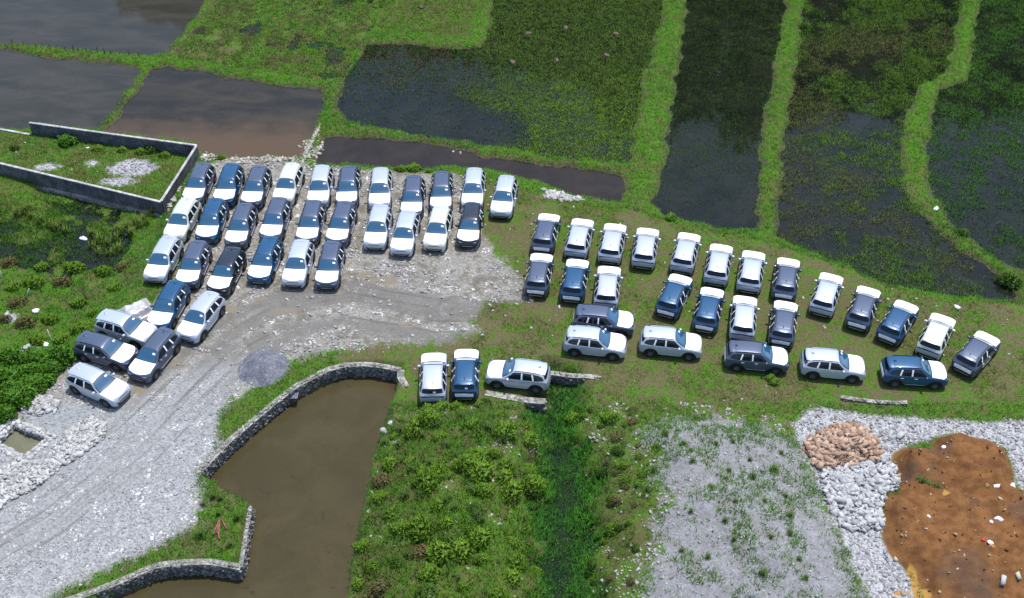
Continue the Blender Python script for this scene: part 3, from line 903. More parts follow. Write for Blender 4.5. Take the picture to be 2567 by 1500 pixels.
CARS = [('A1',-25.22,75.64,-1.644,'grey'),('A2',-22.80,75.49,-1.607,'navy'),('A3',-20.54,75.17,-1.628,'grey'),('A4',-18.00,75.57,-1.671,'cream'),('A5',-15.38,75.28,-1.567,'silver'),('A6',-13.15,75.16,-1.542,'grey'),
('B7',-10.54,74.95,-1.531,'silver'),('B8',-7.87,73.82,-1.579,'grey'),('B9',-5.63,74.48,-1.559,'grey'),('B10',-3.09,74.93,-1.611,'silver'),('B11',-0.63,73.89,-1.699,'silver'),
('A7',-25.57,70.96,-1.707,'cream'),('A8',-23.26,70.84,-1.618,'navy'),('A9',-20.88,70.21,-1.630,'grey'),('A10',-18.34,70.96,-1.645,'grey'),('A11',-15.56,70.61,-1.616,'grey'),('A12',-13.18,70.46,-1.668,'grey'),
('B12',-10.30,70.03,-1.637,'silver'),('B13',-8.17,69.28,-1.668,'silver'),('B14',-5.68,69.87,-1.686,'cream'),('B15',-3.22,70.32,-1.648,'black'),
('A13',-25.99,66.20,-1.702,'silver'),('A14',-23.61,65.62,-1.637,'grey'),('A15',-21.04,64.88,-1.736,'black'),('A16',-18.37,66.11,-1.696,'navy'),('A17',-15.87,65.74,-1.635,'silver'),('A18',-13.50,65.54,-1.597,'grey'),
('C1',-24.49,61.09,-1.747,'navy'),('C2',-21.95,59.94,-1.898,'silver'),('C3',-24.38,56.16,-1.917,'grey'),('C4',-26.96,58.82,-0.368,'silver'),('C5',-27.77,56.62,-0.354,'grey'),('C6',-27.48,53.39,-0.470,'silver'),
('D1',2.61,69.57,1.389,'grey'),('D2',5.15,68.93,1.371,'silver'),('D3',7.63,68.33,1.378,'silver'),('D4',10.10,67.78,1.386,'silver'),('D5',13.07,67.21,1.301,'silver'),('D6',15.36,65.84,1.322,'silver'),('D7',17.67,65.05,1.318,'silver'),
('E1',20.10,64.22,1.310,'grey'),('E3',22.73,62.53,1.174,'silver'),('E4',25.06,61.07,1.137,'grey'),('E5',27.17,59.60,0.973,'navy'),('E6',29.47,58.20,1.038,'cream'),('E7',31.78,56.48,0.835,'grey'),
('D8',2.00,64.73,1.430,'grey'),('D9',4.61,64.08,1.407,'navy'),('D10',6.95,63.28,1.440,'silver'),('D11',11.71,62.38,1.176,'navy'),('D12',14.01,60.91,1.298,'navy'),('D13',16.35,60.00,1.366,'silver'),('E2',19.08,59.47,1.312,'grey'),
('DS1',6.47,59.66,-0.139,'grey'),('DS2',5.75,57.42,-0.162,'silver'),('DS3',10.97,57.42,-0.146,'silver'),('DS4',16.67,56.03,-0.128,'grey'),('ES1',21.70,55.27,-0.136,'silver'),('ES2',27.04,54.62,-0.083,'navy'),
('FS3',0.40,54.38,2.986,'silver'),('F1',-5.26,54.20,1.595,'silver'),('F2',-3.11,54.57,1.557,'navy')]
CN = {'grey': 'dark grey', 'navy': 'navy blue', 'black': 'black', 'silver': 'silver', 'cream': 'cream white'}
LB = {
 'A1': '{} car in the rearmost row, next to the block wall corner',
 'A2': '{} car in the rearmost row, second from the block wall',
 'A3': '{} car in the rearmost row between navy and cream cars',
 'A4': '{} car in the rearmost row at the stony shore',
 'A5': '{} car in the rearmost row directly right of the cream car',
 'A6': '{} car in the rearmost row between two silver cars, near the canal',
 'B7': '{} car in the rearmost row between two dark grey cars',
 'B8': '{} car in the rearmost row standing slightly forward, beside a leafy sapling',
 'B9': '{} car in the rearmost row behind the cream car of the second row',
 'B10': '{} car in the rearmost row right behind the black car',
 'B11': '{} car ending the rearmost row alone on the grass, nothing in front',
 'A7': '{} car starting the second row, just below the block wall corner',
 'A8': '{} car in the second row beside the cream car at the wall',
 'A9': '{} car in the second row next to the navy car',
 'A10': '{} car in the second row behind the navy car of the third row',
 'A11': '{} car in the second row behind the silver car of the third row',
 'A12': '{} car in the second row, last dark grey before the gap',
 'B12': '{} car in the second row, first after the gap',
 'B13': '{} car in the second row standing farthest forward over gravel',
 'B14': '{} car in the second row beside the black car',
 'B15': '{} car ending the second row on the grass edge',
 'A13': '{} car starting the third row at the weedy bank',
 'A14': '{} car in the third row between silver and black cars',
 'A15': '{} car in the third row standing beside a navy car',
 'A16': '{} car in the third row beside the black car, facing open gravel',
 'A17': '{} car in the third row between navy and dark grey cars',
 'A18': '{} car ending the third row beside open gravel',
 'C1': '{} car facing forward beside the crumpled silver tarp',
 'C2': '{} car angled on the gravel in front of the black car',
 'C3': '{} car angled nose down on the gravel between two side facing pairs',
 'C4': '{} car facing right, just below the crumpled tarp',
 'C5': '{} car facing right beside the red pipe and brush',
 'C6': '{} car facing right, foremost on the driveway above the rubble',
 'D1': '{} car starting the rear row on the grass, tail to camera',
 'D2': '{} car seen from behind, rear grass row, beside the grey car',
 'D3': '{} car seen from behind in the grass row, behind another silver car',
 'D4': '{} car seen from behind in the grass row with empty grass below',
 'D5': '{} car seen from behind in the grass row, behind a navy car',
 'D6': '{} car seen from behind in the grass row, upper neighbour of the second navy car',
 'D7': '{} car seen from behind in the grass row, left of a grey car',
 'E1': '{} car seen from behind in the rear grass row with another grey below',
 'E3': '{} car seen from behind between two grey cars by the weedy paddy',
 'E4': '{} car seen from behind between silver and navy cars at the bank',
 'E5': '{} car seen from behind, angled right between grey and cream cars',
 'E6': '{} car seen from behind near the end of the curved row',
 'E7': '{} car ending the curved row at the far right, tail to camera',
 'D8': '{} car starting the second grass row, tail to camera at the track',
 'D9': '{} car seen from behind in the second grass row between grey and silver',
 'D10': '{} car seen from behind, just behind the side parked grey car',
 'D11': '{} car seen from behind, angled right after a gap of open grass',
 'D12': '{} car seen from behind between a navy car and a silver car',
 'D13': '{} car seen from behind in the second grass row above the side parked grey car',
 'E2': '{} car seen from behind ending the second grass row',
 'DS1': '{} car parked sideways tight behind a silver sideways car',
 'DS2': '{} car parked sideways in front of the grey sideways car',
 'DS3': '{} car parked sideways alone on grass between silver and grey sideways cars',
 'DS4': '{} car parked sideways with a tall weed by its front wheel',
 'ES1': '{} car parked sideways between grey and navy sideways cars',
 'ES2': '{} car parked sideways at the right end, below the cream car',
 'FS3': '{} car parked sideways facing left above the broken stone slab',
 'F1': '{} car seen from behind beside the pond wall, weeds at its bumper',
 'F2': '{} car seen from behind between two silver cars beside the mound',
}
protos = {}
for key, x, y, a, colr in CARS:
    if colr not in protos:
        o = protos[colr] = make_car(colr)
    else:
        o = dup(protos[colr])
    o.location = (x, y, ground_z(x, y) - .015)
    o.rotation_euler = (0, 0, a)
    tag(o, LB[key].format(CN[colr] + ', white hooded') if len(LB[key].split()) < 12 else LB[key].format(CN[colr]), 'car', 'cars parked on the lot')
    if key in ('F1', 'F2'):
        stp = panel([(-.05, 1.30), (-.22, 1.30)], [(-.05, 1.20), (-.22, 1.20)], 'rear', 2, 2, .012)
        obj('rear_sticker', stp, M['paper'], o)

# ------------------------------------------------------------------ rocks, grass and leaves as meshes
def ico(sub):
    bm = bmesh.new(); bmesh.ops.create_icosphere(bm, subdivisions=sub, radius=1)
    V = np.array([v.co[:] for v in bm.verts]); F = np.array([[v.index for v in f.verts] for f in bm.faces]); bm.free()
    return V, F
ICO1, ICO2 = ico(1), ico(2)
BOXV = np.array([[a, b, c] for c in (-.8, .8) for a, b in ((-.85, -.85), (.85, -.85), (.85, .85), (-.85, .85))], float)
BOXF = np.array([[0, 2, 1], [0, 3, 2], [4, 5, 6], [4, 6, 7], [0, 1, 5], [0, 5, 4], [1, 2, 6], [1, 6, 5], [2, 3, 7], [2, 7, 6], [3, 0, 4], [3, 4, 7]])
BOX = (BOXV, BOXF)
def rotmats(n, flat=.5):
    a = RNG.uniform(0, 2 * np.pi, n); t = RNG.normal(0, flat, n); p = RNG.uniform(0, 2 * np.pi, n)
    ca, sa = np.cos(a), np.sin(a)
    Rz = np.zeros((n, 3, 3)); Rz[:, 0, 0] = ca; Rz[:, 0, 1] = -sa; Rz[:, 1, 0] = sa; Rz[:, 1, 1] = ca; Rz[:, 2, 2] = 1
    ct, st = np.cos(t), np.sin(t)
    Rx = np.zeros((n, 3, 3)); Rx[:, 0, 0] = 1; Rx[:, 1, 1] = ct; Rx[:, 1, 2] = -st; Rx[:, 2, 1] = st; Rx[:, 2, 2] = ct
    cp, sp = np.cos(p), np.sin(p)
    Rp = np.zeros((n, 3, 3)); Rp[:, 0, 0] = cp; Rp[:, 0, 1] = -sp; Rp[:, 1, 0] = sp; Rp[:, 1, 1] = cp; Rp[:, 2, 2] = 1
    return Rp @ Rx @ Rz
def rocks_mesh(name, P, size, col, flat=.55, base=ICO1, jit=.30):
    """one mesh of many angular stones"""
    n = len(P)
    bV, bF = base
    m = len(bV)
    V = bV[None] * (1 + RNG.uniform(-jit, jit, (n, m, 1))) + RNG.uniform(-jit, jit, (n, m, 3)) * .6
    V = V * np.stack([RNG.uniform(.8, 1.5, n), RNG.uniform(.5, .95, n), RNG.uniform(flat * .5, flat * 1.2, n)], 1)[:, None]
    V = np.einsum('nij,nmj->nmi', rotmats(n), V) * np.asarray(size)[:, None, None] + P[:, None]
    F = (bF[None] + (np.arange(n) * m)[:, None, None]).reshape(-1, 3)
    me = mesh_np(name, V.reshape(-1, 3), F, smooth=False)
    vcol(me, np.repeat(np.asarray(col) * .74, m, 0))
    return me
def tufts_mesh(name, P, h, col, blades=5, spread=.1, width=.022, lean=.45):
    n = len(P); N = n * blades
    base = np.repeat(P, blades, 0)
    hh = np.repeat(h, blades) * RNG.uniform(.6, 1.15, N)
    a = RNG.uniform(0, 2 * np.pi, N); r = np.sqrt(RNG.uniform(0, 1, N)) * spread
    base = base + np.stack([np.cos(a) * r, np.sin(a) * r, np.zeros(N) - .02], 1)
    b = a + RNG.normal(0, .7, N); ln = hh * RNG.uniform(.1, lean * 2, N)
    tip = base + np.stack([np.cos(b) * ln, np.sin(b) * ln, hh], 1)
    c = RNG.uniform(0, np.pi, N); w = width * (.6 + hh * 1.6)
    side = np.stack([np.cos(c) * w, np.sin(c) * w, np.zeros(N)], 1)
    nf = np.cross(side, tip - base)
    side = np.where((nf[:, 1] * -.65 + nf[:, 2] * .75 < 0)[:, None], -side, side)
    V = np.stack([base - side, base + side, tip], 1).reshape(-1, 3)
    me = mesh_np(name, V, np.arange(N * 3).reshape(-1, 3), smooth=True)
    nn = np.stack([RNG.normal(0, .35, N), RNG.normal(-.25, .35, N), np.ones(N)], 1)
    nn /= np.linalg.norm(nn, axis=1)[:, None]
    me.normals_split_custom_set_from_vertices(np.repeat(nn, 3, 0).astype(np.float32))
    cc = np.repeat(np.asarray(col), blades, 0) * RNG.uniform(.6, 1.4, (N, 1))
    vcol(me, np.repeat(cc, 3, 0))
    return me
def lerp3(a, b, t): return np.asarray(a)[None] * (1 - t[:, None]) + np.asarray(b)[None] * t[:, None]

def trapezoid(n, margin=4.0):
    """random points over the ground the camera overlooks"""
    out = []
    tot = 0
    while tot < n:
        y = RNG.uniform(34, 112, n); x = RNG.uniform(-60, 60, n)
        lim = (y * .44 + 11 + margin) * .95
        m = np.abs(x) < lim
        out.append(np.stack([x[m], y[m]], 1)); tot += m.sum()
    return np.concatenate(out)[:n]
def area_frac():    # square metres overlooked
    return sum((y * .44 + 15) * .95 * 2 for y in np.arange(34, 112, 1.0))
AREA = area_frac()
SP = trapezoid(int(AREA * 46))
SZ = zones(SP)
sz = height(SP, SZ)
inwall = np.zeros(len(SP), bool)
carxy = np.array([(c[1], c[2], c[3]) for c in CARS])
undercar = np.zeros(len(SP), bool)
for x, y, a in carxy:
    dx, dy = SP[:, 0] - x, SP[:, 1] - y
    u = dx * math.cos(a) + dy * math.sin(a); v = -dx * math.sin(a) + dy * math.cos(a)
    undercar |= (np.abs(u) < 2.1) & (np.abs(v) < .88)
X, Y = SP[:, 0], SP[:, 1]
nA = fbm(X, Y, .22, 4, 21); nB = fbm(X, Y, .9, 4, 33); nC = fbm(X, Y, .12, 3, 55); nD = fbm(X, Y, 2.4, 2, 91)
u01 = RNG.uniform(0, 1, len(SP))
def edge_in(k, amp=1.2): return SZ[k] + (nB - .5) * amp * 2 > 0
grav = edge_in('gravel', .8); dirt = edge_in('dirt', .3); sand = edge_in('sand', 2.0); white = edge_in('white', .5)
wat = np.full(len(SP), -9.0); wkey = np.full(len(SP), '', dtype='U8')
for k in WAT:
    s = SZ['sd'][k]
    m = s > wat
    wat = np.where(m, s, wat); wkey = np.where(m, k, wkey)
wlev = np.array([WAT[k][1] if k else -9 for k in wkey])
inw = wat > 0.0
hard = (grav | dirt | white) & ~inw
# --- dry short grass of the parking ground and the general green cover
land = ~inw & ~hard & ~undercar & (SZ['basin'] < -.8)
lot = land & (SZ['pad'] > .2) & (SZ['mound'] < 0) & (SZ['brush'] < 0) & (SZ['sandm'] < 0) & (Y > 52.5) & (X > -12)
other = land & ~lot
G1 = (1.0, 1.0, 1.0)
def emit(mask, prob, hfun, c1, c2, t, blades, spread, name, label, width=.022, zoff=None, lean=.45, c3=None, t3=None, tint=(.60, 1.17, .26)):
    m = mask & (u01 < prob)
    P = np.column_stack([SP[m], (sz[m] if zoff is None else zoff[m])])
    col = lerp3(c1, c2, np.clip(t[m], 0, 1)) * np.array([tint])
    if c3 is not None:
        q = np.clip(t3[m], 0, 1)[:, None]
        col = col * (1 - q) + np.asarray(c3)[None] * q
    me = tufts_mesh(name, P, hfun[m], col, blades, spread, width, lean)
    o = obj(name, me, M['grass'])
    tag(o, label, 'grass', kind='stuff')
    print(name, m.sum())
    return o
green_lot = sstep(.40, .62, nA * .6 + nB * .4)
emit(lot, .55 + .4 * green_lot, .06 + .07 * nB + .10 * green_lot, (.120, .112, .040), (.066, .122, .012), green_lot * .9 + (nD - .5) * .9, 4, .12, 'lot_grass', 'short dry grass covering the right parking ground', .020, tint=(1, 1, .7))
# banks, dikes, plots
bank = other & (SZ['mound'] < 0) & (SZ['sandm'] < 0)
dist_w = np.clip(-wat, 0, 3)
brightg = np.clip(.55 + (nA - .5) * 2.2 + .3 * (Y > 75), 0, 1)
emit(bank, .93, .13 + .16 * nB, (.032, .100, .030), (.135, .240, .026), brightg + (nB - .5) * 1.6 + (nD - .5) * .6, 5, .14, 'bank_grass', 'thick green grass on the dikes, banks and plots', .026,
     c3=(.13, .115, .045), t3=np.maximum(sstep(.55, .72, nC * .4 + nB * .6) * .45, (SZ['plot'] > 0) * sstep(.38, .6, nB) * .7))
onmound = other & (SZ['mound'] >= 0)
emit(onmound, .85 * sstep(.28, .46, nB) + .16, .12 + .34 * nB, (.045, .092, .030), (.165, .205, .045), nA * 1.0 + (nB - .5) + (nD - .5) * .8, 5, .16, 'mound_grass', 'rough grass and weeds on the mound beside the pond', .03,
     c3=(.13, .115, .05), t3=sstep(.40, .62, nC * .5 + nD * .5) * .8)
onsand = other & (SZ['sandm'] >= 0)
emit(onsand & ~sand, .75 * sstep(.36, .52, nB) + .05, .10 + .2 * nB, (.048, .090, .018), (.125, .160, .030), nA + (nD - .5) * .8, 5, .15, 'spoil_grass', 'patchy grass on the stony bank beside the ditch', .028,
     c3=(.13, .12, .06), t3=sstep(.5, .7, nD) * .5)
emit((land & sand), .07 + .75 * sstep(.45, .56, nB * .6 + nA * .4) + .3 * sstep(1.5, 0, SZ['sand']), .14 + .2 * nD, (.065, .120, .022), (.125, .180, .030), nD, 5, .13, 'spoil_tuft', 'scattered grass tufts on the grey spoil heap', .026)
# --- paddies
def wz(m): return np.maximum(sz, wlev - .04)
f4 = inw & (wkey == 'p4')
emit(f4, .80 * sstep(.26, .50, nB * .6 + nA * .4 + .05), .13 + .10 * nB, (.060, .100, .022), (.115, .165, .026), nA * 1.2 - .1 + (nD - .5) * .5, 6, .2, 'paddy_grass', 'thin grass of the pale green upper left paddy', .036, wz(f4),
     c3=(.105, .088, .045), t3=sstep(.5, .68, nB) * .7)
f5 = inw & (wkey == 'p5')
emit(f5, .85, .12 + .08 * nB, (.075, .088, .026), (.100, .135, .026), nA + (nD - .5) * .6, 5, .18, 'paddy_grass', 'olive stubble grass of the small squared paddy', .032, wz(f5))
f6 = inw & (wkey == 'p6')
q6a, q6b = W1(1180, 190), W1(1560, 200)
rightness = sstep(-3.5, 4.5, X - (Y - 68) * .02 + (nA - .5) * 16 - .25 * (80 - Y))
topness = sstep(88, 96, Y + (nA - .5) * 14)
d6 = .10 + .95 * rightness + .5 * topness * (1 - rightness)
emit(f6, d6, .14 + .12 * nB, (.050, .095, .028), (.150, .215, .026), rightness * (1 - .5 * topness) + (nD - .5) * .5 - .1, 6, .2, 'rice_seedling', 'rice seedlings standing in the wide paddy behind the canal', .034, wz(f6),
     tint=(.82, 1.12, .45), c3=(.070, .052, .022), t3=topness * (1 - .75 * rightness) * sstep(.38, .66, nB) * .8)
f8 = inw & (wkey == 'p8')
far8 = sstep(72, 84, Y + (nA - .5) * 6)
emit(f8, .18 + .62 * far8, .12 + .08 * nB, (.030, .050, .018), (.090, .100, .026), nB, 5, .2, 'rice_seedling', 'sparse seedlings in the dark straight paddy strip', .028, wz(f8))
f9 = inw & (wkey == 'p9')
d9 = sstep(.36, .56, nA * .5 + nB * .5)
emit(f9, .14 + .72 * d9, .12 + .16 * nB, (.030, .062, .018), (.140, .160, .030), d9 * .8 + (nD - .5) * .6, 6, .2, 'paddy_weed', 'dark weeds in the paddy left of the winding dike', .032, wz(f9),
     c3=(.095, .090, .030), t3=sstep(.5, .62, nC) * .7)
f10 = inw & (wkey == 'p10')
emit(f10, .30 + .6 * d9, .12 + .16 * nB, (.028, .066, .024), (.075, .130, .030), d9 * .7 + (nD - .5) * .5, 6, .2, 'paddy_weed', 'dark weeds in the paddy right of the winding dike', .032, wz(f10))
fd = inw & (wkey == 'ditch')
fd = (wkey == 'ditch') & (wat > -.9)
emit(fd, .35 + .5 * sstep(.40, .55, nB) + .7 * sstep(.9, .2, wat), .14 + .26 * nB * sstep(1.4, .2, wat) + .06 * nB, (.030, .085, .030), (.070, .165, .040), nB + (nD - .5) * .6, 7, .24, 'ditch_weed', 'dark green weed mat floating in the ditch', .036, wz(fd))
fl = inw & (wkey == 'plotwet')
emit(fl, .35 + .6 * sstep(.38, .54, nB), .14 + .2 * nB, (.035, .062, .016), (.080, .125, .024), nB + (nD - .5) * .6, 5, .18, 'plot_weed', 'weeds standing in the wet left plot', .032, wz(fl))

# --- loose stones on the gravel, white rubble ground
def stones(mask, prob, smin, smax, c1, c2, name, label, sink=.3, pw=2.0, zadd=0.0, base=BOX):
    m = mask & (RNG.uniform(0, 1, len(SP)) < prob)
    k = m.sum()
    s = smin + (smax - smin) * RNG.uniform(0, 1, k) ** pw
    P = np.column_stack([SP[m], sz[m] + s * (.5 - sink) * .5 + zadd])
    me = rocks_mesh(name, P, s, lerp3(c1, c2, RNG.uniform(0, 1, k)), base=base)
    o = obj(name, me, M['stone'])
    tag(o, label, 'stones', kind='stuff')
    print(name, k)
gl = SZ['gravel'] > -.3
clus = sstep(.48, .70, nB * .6 + nA * .4)
pd_, ps_ = linedist(SP, PATH)
band = sstep(3.4, 2.2, np.abs(pd_ + .5)) * sstep(.40, .55, vnoise(pd_ * 1.3, ps_ * .06, 71) * .7 + nB * .3)
clus = clus * (1 - .9 * band)
stones(gl & ~inw & ~undercar & (SZ['drive'] < 0), .02 + .42 * clus, .035, .15, (.34, .34, .33), (.62, .62, .61), 'gravel_stone', 'loose pale stones scattered over the parking gravel')
stones(gl & ~inw & (SZ['drive'] >= 0), (.42 + .5 * clus) * (1 - .6 * band), .02, .085, (.32, .32, .33), (.58, .58, .59), 'gravel_stone', 'loose pale stones covering the bright driveway')
stones(white & ~inw & ~dirt, .60, .025, .13, (.26, .265, .28), (.58, .58, .59), 'gravel_stone', 'white rubble gravel around the dug earth')
stones(sand & ~inw, .10, .03, .10, (.30, .30, .33), (.60, .60, .62), 'gravel_stone', 'small grey stones on the spoil heap')
stones(onsand & ~sand, .05 + .34 * sstep(.52, .36, nB), .03, .12, (.30, .30, .28), (.58, .58, .56), 'gravel_stone', 'white stones on the bank beside the ditch')
stones(onmound, .30 * sstep(.42, .3, nB) + .015, .03, .11, (.32, .32, .30), (.60, .60, .58), 'gravel_stone', 'white stones showing on the weedy mound')
stones(lot | (land & (SZ['plot'] > 0)), .006, .04, .13, (.40, .40, .38), (.70, .70, .68), 'gravel_stone', 'few white stones lying in the parking grass')
stones(dirt & ~inw, .05, .02, .09, (.12, .052, .016), (.20, .090, .028), 'earth_clod', 'clods of the dug brown earth')
stones(dirt & ~inw, .02, .03, .11, (.35, .28, .2), (.70, .62, .5), 'gravel_stone', 'pale pebbles on the dug brown earth')
shore = (SZ['sd']['p3'] < .6) & (SZ['sd']['p3'] > -1.4) & (Y < 83.5) & (X > -26)
stones(shore, .4, .05, .22, (.40, .36, .31), (.66, .62, .57), 'shore_stone', 'stones along the muddy paddy shore behind the cars', .2)

def in_poly(poly, n):
    lo, hi = poly.min(0), poly.max(0)
    out = []
    while len(out) < n:
        q = RNG.uniform(lo, hi, (n * 3, 2))
        q = q[sdist(q, poly, 3) > 0]
        out += list(q)
    return np.array(out[:n])
def heap(poly, n, smin, smax, c1, c2, name, label, layers=.25, base=BOX, flat=.5, pw=1.6):
    Q = in_poly(poly, n)
    z = height(Q, zones(Q))
    s = smin + (smax - smin) * RNG.uniform(0, 1, n) ** pw
    P = np.column_stack([Q, z + RNG.uniform(0, layers, n)])
    me = rocks_mesh(name, P, s, lerp3(c1, c2, RNG.uniform(0, 1, n)), flat, base, .25)
    o = obj(name, me, M['stone'])
    tag(o, label, 'rubble', kind='stuff')
heap(BRICK, 1200, .06, .25, (.34, .20, .13), (.72, .54, .42), 'brick_rubble', 'heap of pinkish brown broken stone beside the white rubble', .25)
heap(STONES_W, 1300, .06, .24, (.42, .43, .45), (.74, .74, .75), 'white_rubble', 'heap of white broken stones between spoil heap and earth', .2)
heap(RUBBLE_L, 2600, .06, .22, (.42, .42, .42), (.74, .74, .73), 'white_rubble', 'band of flat white stones beside the small basin', .15, flat=.35)
heap(RUBBLE_U, 220, .08, .26, (.40, .40, .40), (.68, .68, .68), 'white_rubble', 'white stones at the corner of the driveway and brush', .12, flat=.35)
# individual boulders
def boulder(px, py, size, flat, tone, label, grp='boulders in the white rubble', zz=.3):
    size *= .74; tone = tuple(min(.72, q * 1.3) for q in tone)
    q = W(subz(1927, 980, 2.833, [(px, py)]), zz)[0]
    z = ground_z(*q)
    me = rocks_mesh('boulder', np.array([[0, 0, 0.0]]), np.array([size]), np.array([tone]) * .85, flat, BOX, .24)
    o = obj('boulder', me, M['stone'], None, (q[0], q[1], z + size * flat * .45))
    tag(o, label, 'boulder', grp)
wt = (.60, .60, .61)
boulder(490, 770, .62, .6, (.50, .51, .53), 'largest grey boulder in the white rubble heap')
boulder(560, 810, .55, .4, wt, 'flat white boulder leaning against the largest grey boulder')
boulder(535, 650, .55, .5, (.40, .42, .46), 'bluish grey boulder just above the largest boulder')
boulder(600, 650, .42, .6, (.42, .44, .48), 'grey slab boulder in the middle of the white rubble')
boulder(785, 840, .48, .5, wt, 'pale boulder at the earth edge of the rubble')
boulder(810, 930, .40, .6, (.62, .60, .56), 'cream boulder lowest at the earth edge')
boulder(615, 915, .46, .35, (.58, .56, .53), 'flat beige boulder at the foot of the white rubble')
boulder(790, 640, .45, .5, wt, 'tall white boulder in the upper white rubble')
boulder(905, 620, .42, .6, (.55, .54, .53), 'rounded grey boulder touching the small earth heap')
boulder(930, 585, .30, .7, (.40, .33, .22), 'tan boulder half buried beside the small earth heap')
boulder(500, 950, .40, .4, (.56, .56, .57), 'flat white boulder below the largest boulder')
boulder(690, 870, .34, .6, wt, 'round white boulder between the beige slab and earth')
boulder(940, 300, .40, .5, (.62, .62, .62), 'white boulder above the brick rubble at the gravel edge')
boulder(420, 575, .36, .5, (.64, .63, .62), 'white boulder between brick rubble and white rubble')
boulder(1760, 1335, .36, .7, (.62, .56, .44), 'cream boulder in the lower right corner', zz=.5)
boulder(1655, 1370, .26, .8, (.62, .62, .60), 'narrow white stone left of the cream corner boulder', zz=.5)
boulder(905, 1190, .25, .6, (.60, .52, .38), 'tan stone at the ochre puddle edge', zz=.2)
boulder(1640, 772, .26, .5, (.58, .50, .36), 'tan stone on the dug earth near the white bags', zz=.6)
boulder(1545, 688, .25, .5, (.34, .22, .10), 'brown stone on the dug earth below the ridges', zz=.6)

# ------------------------------------------------------------------ walls
def wallmat(name, c1, c2, sc=6):
    t = NT(name)
    P = t.geo()
    n = t.noise(P, sc, 5, .65); n2 = t.noise(P, 1.2, 3)
    c = t.mix(t.ramp01(t.math('ADD', n, t.math('MULTIPLY', t.math('SUBTRACT', n2, .5), .8)), .35, .7), c1, c2)
    t.set(Base_Color=c, Roughness=.92, Specular_IOR_Level=.2)
    t.bump(n, .3, .03)
    return t.m
M['block'] = wallmat('block_wall', (.055, .057, .067), (.130, .133, .146))
M['coping'] = wallmat('coping_concrete', (.26, .26, .265), (.44, .44, .44), 3)
M['mortar'] = wallmat('wall_core', (.10, .10, .095), (.30, .29, .27), 5)
M['walltop'] = wallmat('rubble_coping', (.13, .128, .108), (.36, .355, .325), 4)
def ribbon(line, z0, z1, w, cap=True):
    """vertical wall along a polyline; z0 may be a list"""
    n = len(line)
    V, F = [], []
    for i in range(n):
        a, b = line[max(i - 1, 0)], line[min(i + 1, n - 1)]
        d = (b - a) / np.linalg.norm(b - a)
        nn = np.array([-d[1], d[0]])
        if 0 < i < n - 1:
            d0 = (line[i] - line[i - 1]) / np.linalg.norm(line[i] - line[i - 1])
            nn = nn / max(.5, abs(nn @ np.array([-d0[1], d0[0]])))
        zb = z0[i] if hasattr(z0, '__len__') else z0
        zt = z1[i] if hasattr(z1, '__len__') else z1
        for s, z in ((-1, zb), (1, zb), (1, zt), (-1, zt)):
            p = line[i] + nn * s * w / 2
            V.append((p[0], p[1], z))
    for i in range(n - 1):
        for k in range(4):
            F.append((i * 4 + k, i * 4 + (k + 1) % 4, i * 4 + 4 + (k + 1) % 4, i * 4 + 4 + k))
    F += [(3, 2, 1, 0), (n * 4 - 4, n * 4 - 3, n * 4 - 2, n * 4 - 1)]
    return V, F
def fixn(me):
    bm = bmesh.new(); bm.from_mesh(me); bmesh.ops.recalc_face_normals(bm, faces=bm.faces); bm.to_mesh(me); bm.free(); return me
ZT = 1.0   # wall top
wall = empty('block_wall', (0, 0, 0))
tag(wall, 'dark block wall with pale coping enclosing the weedy plot', 'wall')
runs = [[(72, 302), (275, 330), (484, 358)], [(484, 358), (440, 427), (395, 497)], [(395, 497), (200, 450), (0, 402), (-260, 338)]]
for i, rr in enumerate(runs):
    L = W(rr, ZT)
    if i == 1:      # butt between the other two
        d = (L[-1] - L[0]) / np.linalg.norm(L[-1] - L[0]); L = L.copy(); L[0] += d * .10; L[-1] -= d * .10
    obj('wall_panel', fixn(mesh_py('wall_panel', *ribbon(L, -1.0, ZT - .05, .17))), M['block'], wall)
    obj('coping', fixn(mesh_py('coping', *ribbon(L, ZT - .05, ZT + .03, .20))), M['coping'], wall)
Ls = W(runs[2], ZT)
fl_ = Ls - np.array([0, .14])
mfoot = fixn(mesh_py('footing', *ribbon(fl_ - np.array([0, .08]), -1.1, [-.22, -.25, -.4, -.5], .32)))
ft = obj('footing', mfoot, M['mortar'], wall)
def face_stones(line, z0, z1, n, out, smin, smax, c1, c2):
    seg = np.linalg.norm(np.diff(line, axis=0), axis=1); cum = np.r_[0, np.cumsum(seg)]
    t = RNG.uniform(0, cum[-1], n)
    i = np.clip(np.searchsorted(cum, t) - 1, 0, len(seg) - 1)
    f = (t - cum[i]) / seg[i]
    P = line[i] + (line[i + 1] - line[i]) * f[:, None]
    d = (line[i + 1] - line[i]) / seg[i][:, None]
    nn = np.stack([d[:, 1], -d[:, 0]], 1)
    P = P + nn * (out + RNG.uniform(-.03, .03, n))[:, None]
    z = z0 + (z1 - z0) * RNG.uniform(0, 1, n)
    s = RNG.uniform(smin, smax, n)
    return rocks_mesh('stonework', np.column_stack([P, z]), s, lerp3(c1, c2, RNG.uniform(0, 1, n) ** 1.5), .6)
obj('stonework', face_stones(fl_, -.9, -.3, 700, .26, .06, .16, (.12, .12, .125), (.36, .36, .37)), M['stone'], ft)
# low kerb running on from the block wall
kb = fixn(mesh_py('low_wall', *ribbon(W([(-260, 268), (0, 318), (74, 331)], -.05), -.7, -.03, .22)))
tag(obj('low_wall', kb, M['coping']), 'low pale concrete kerb left of the tall block wall', 'wall')

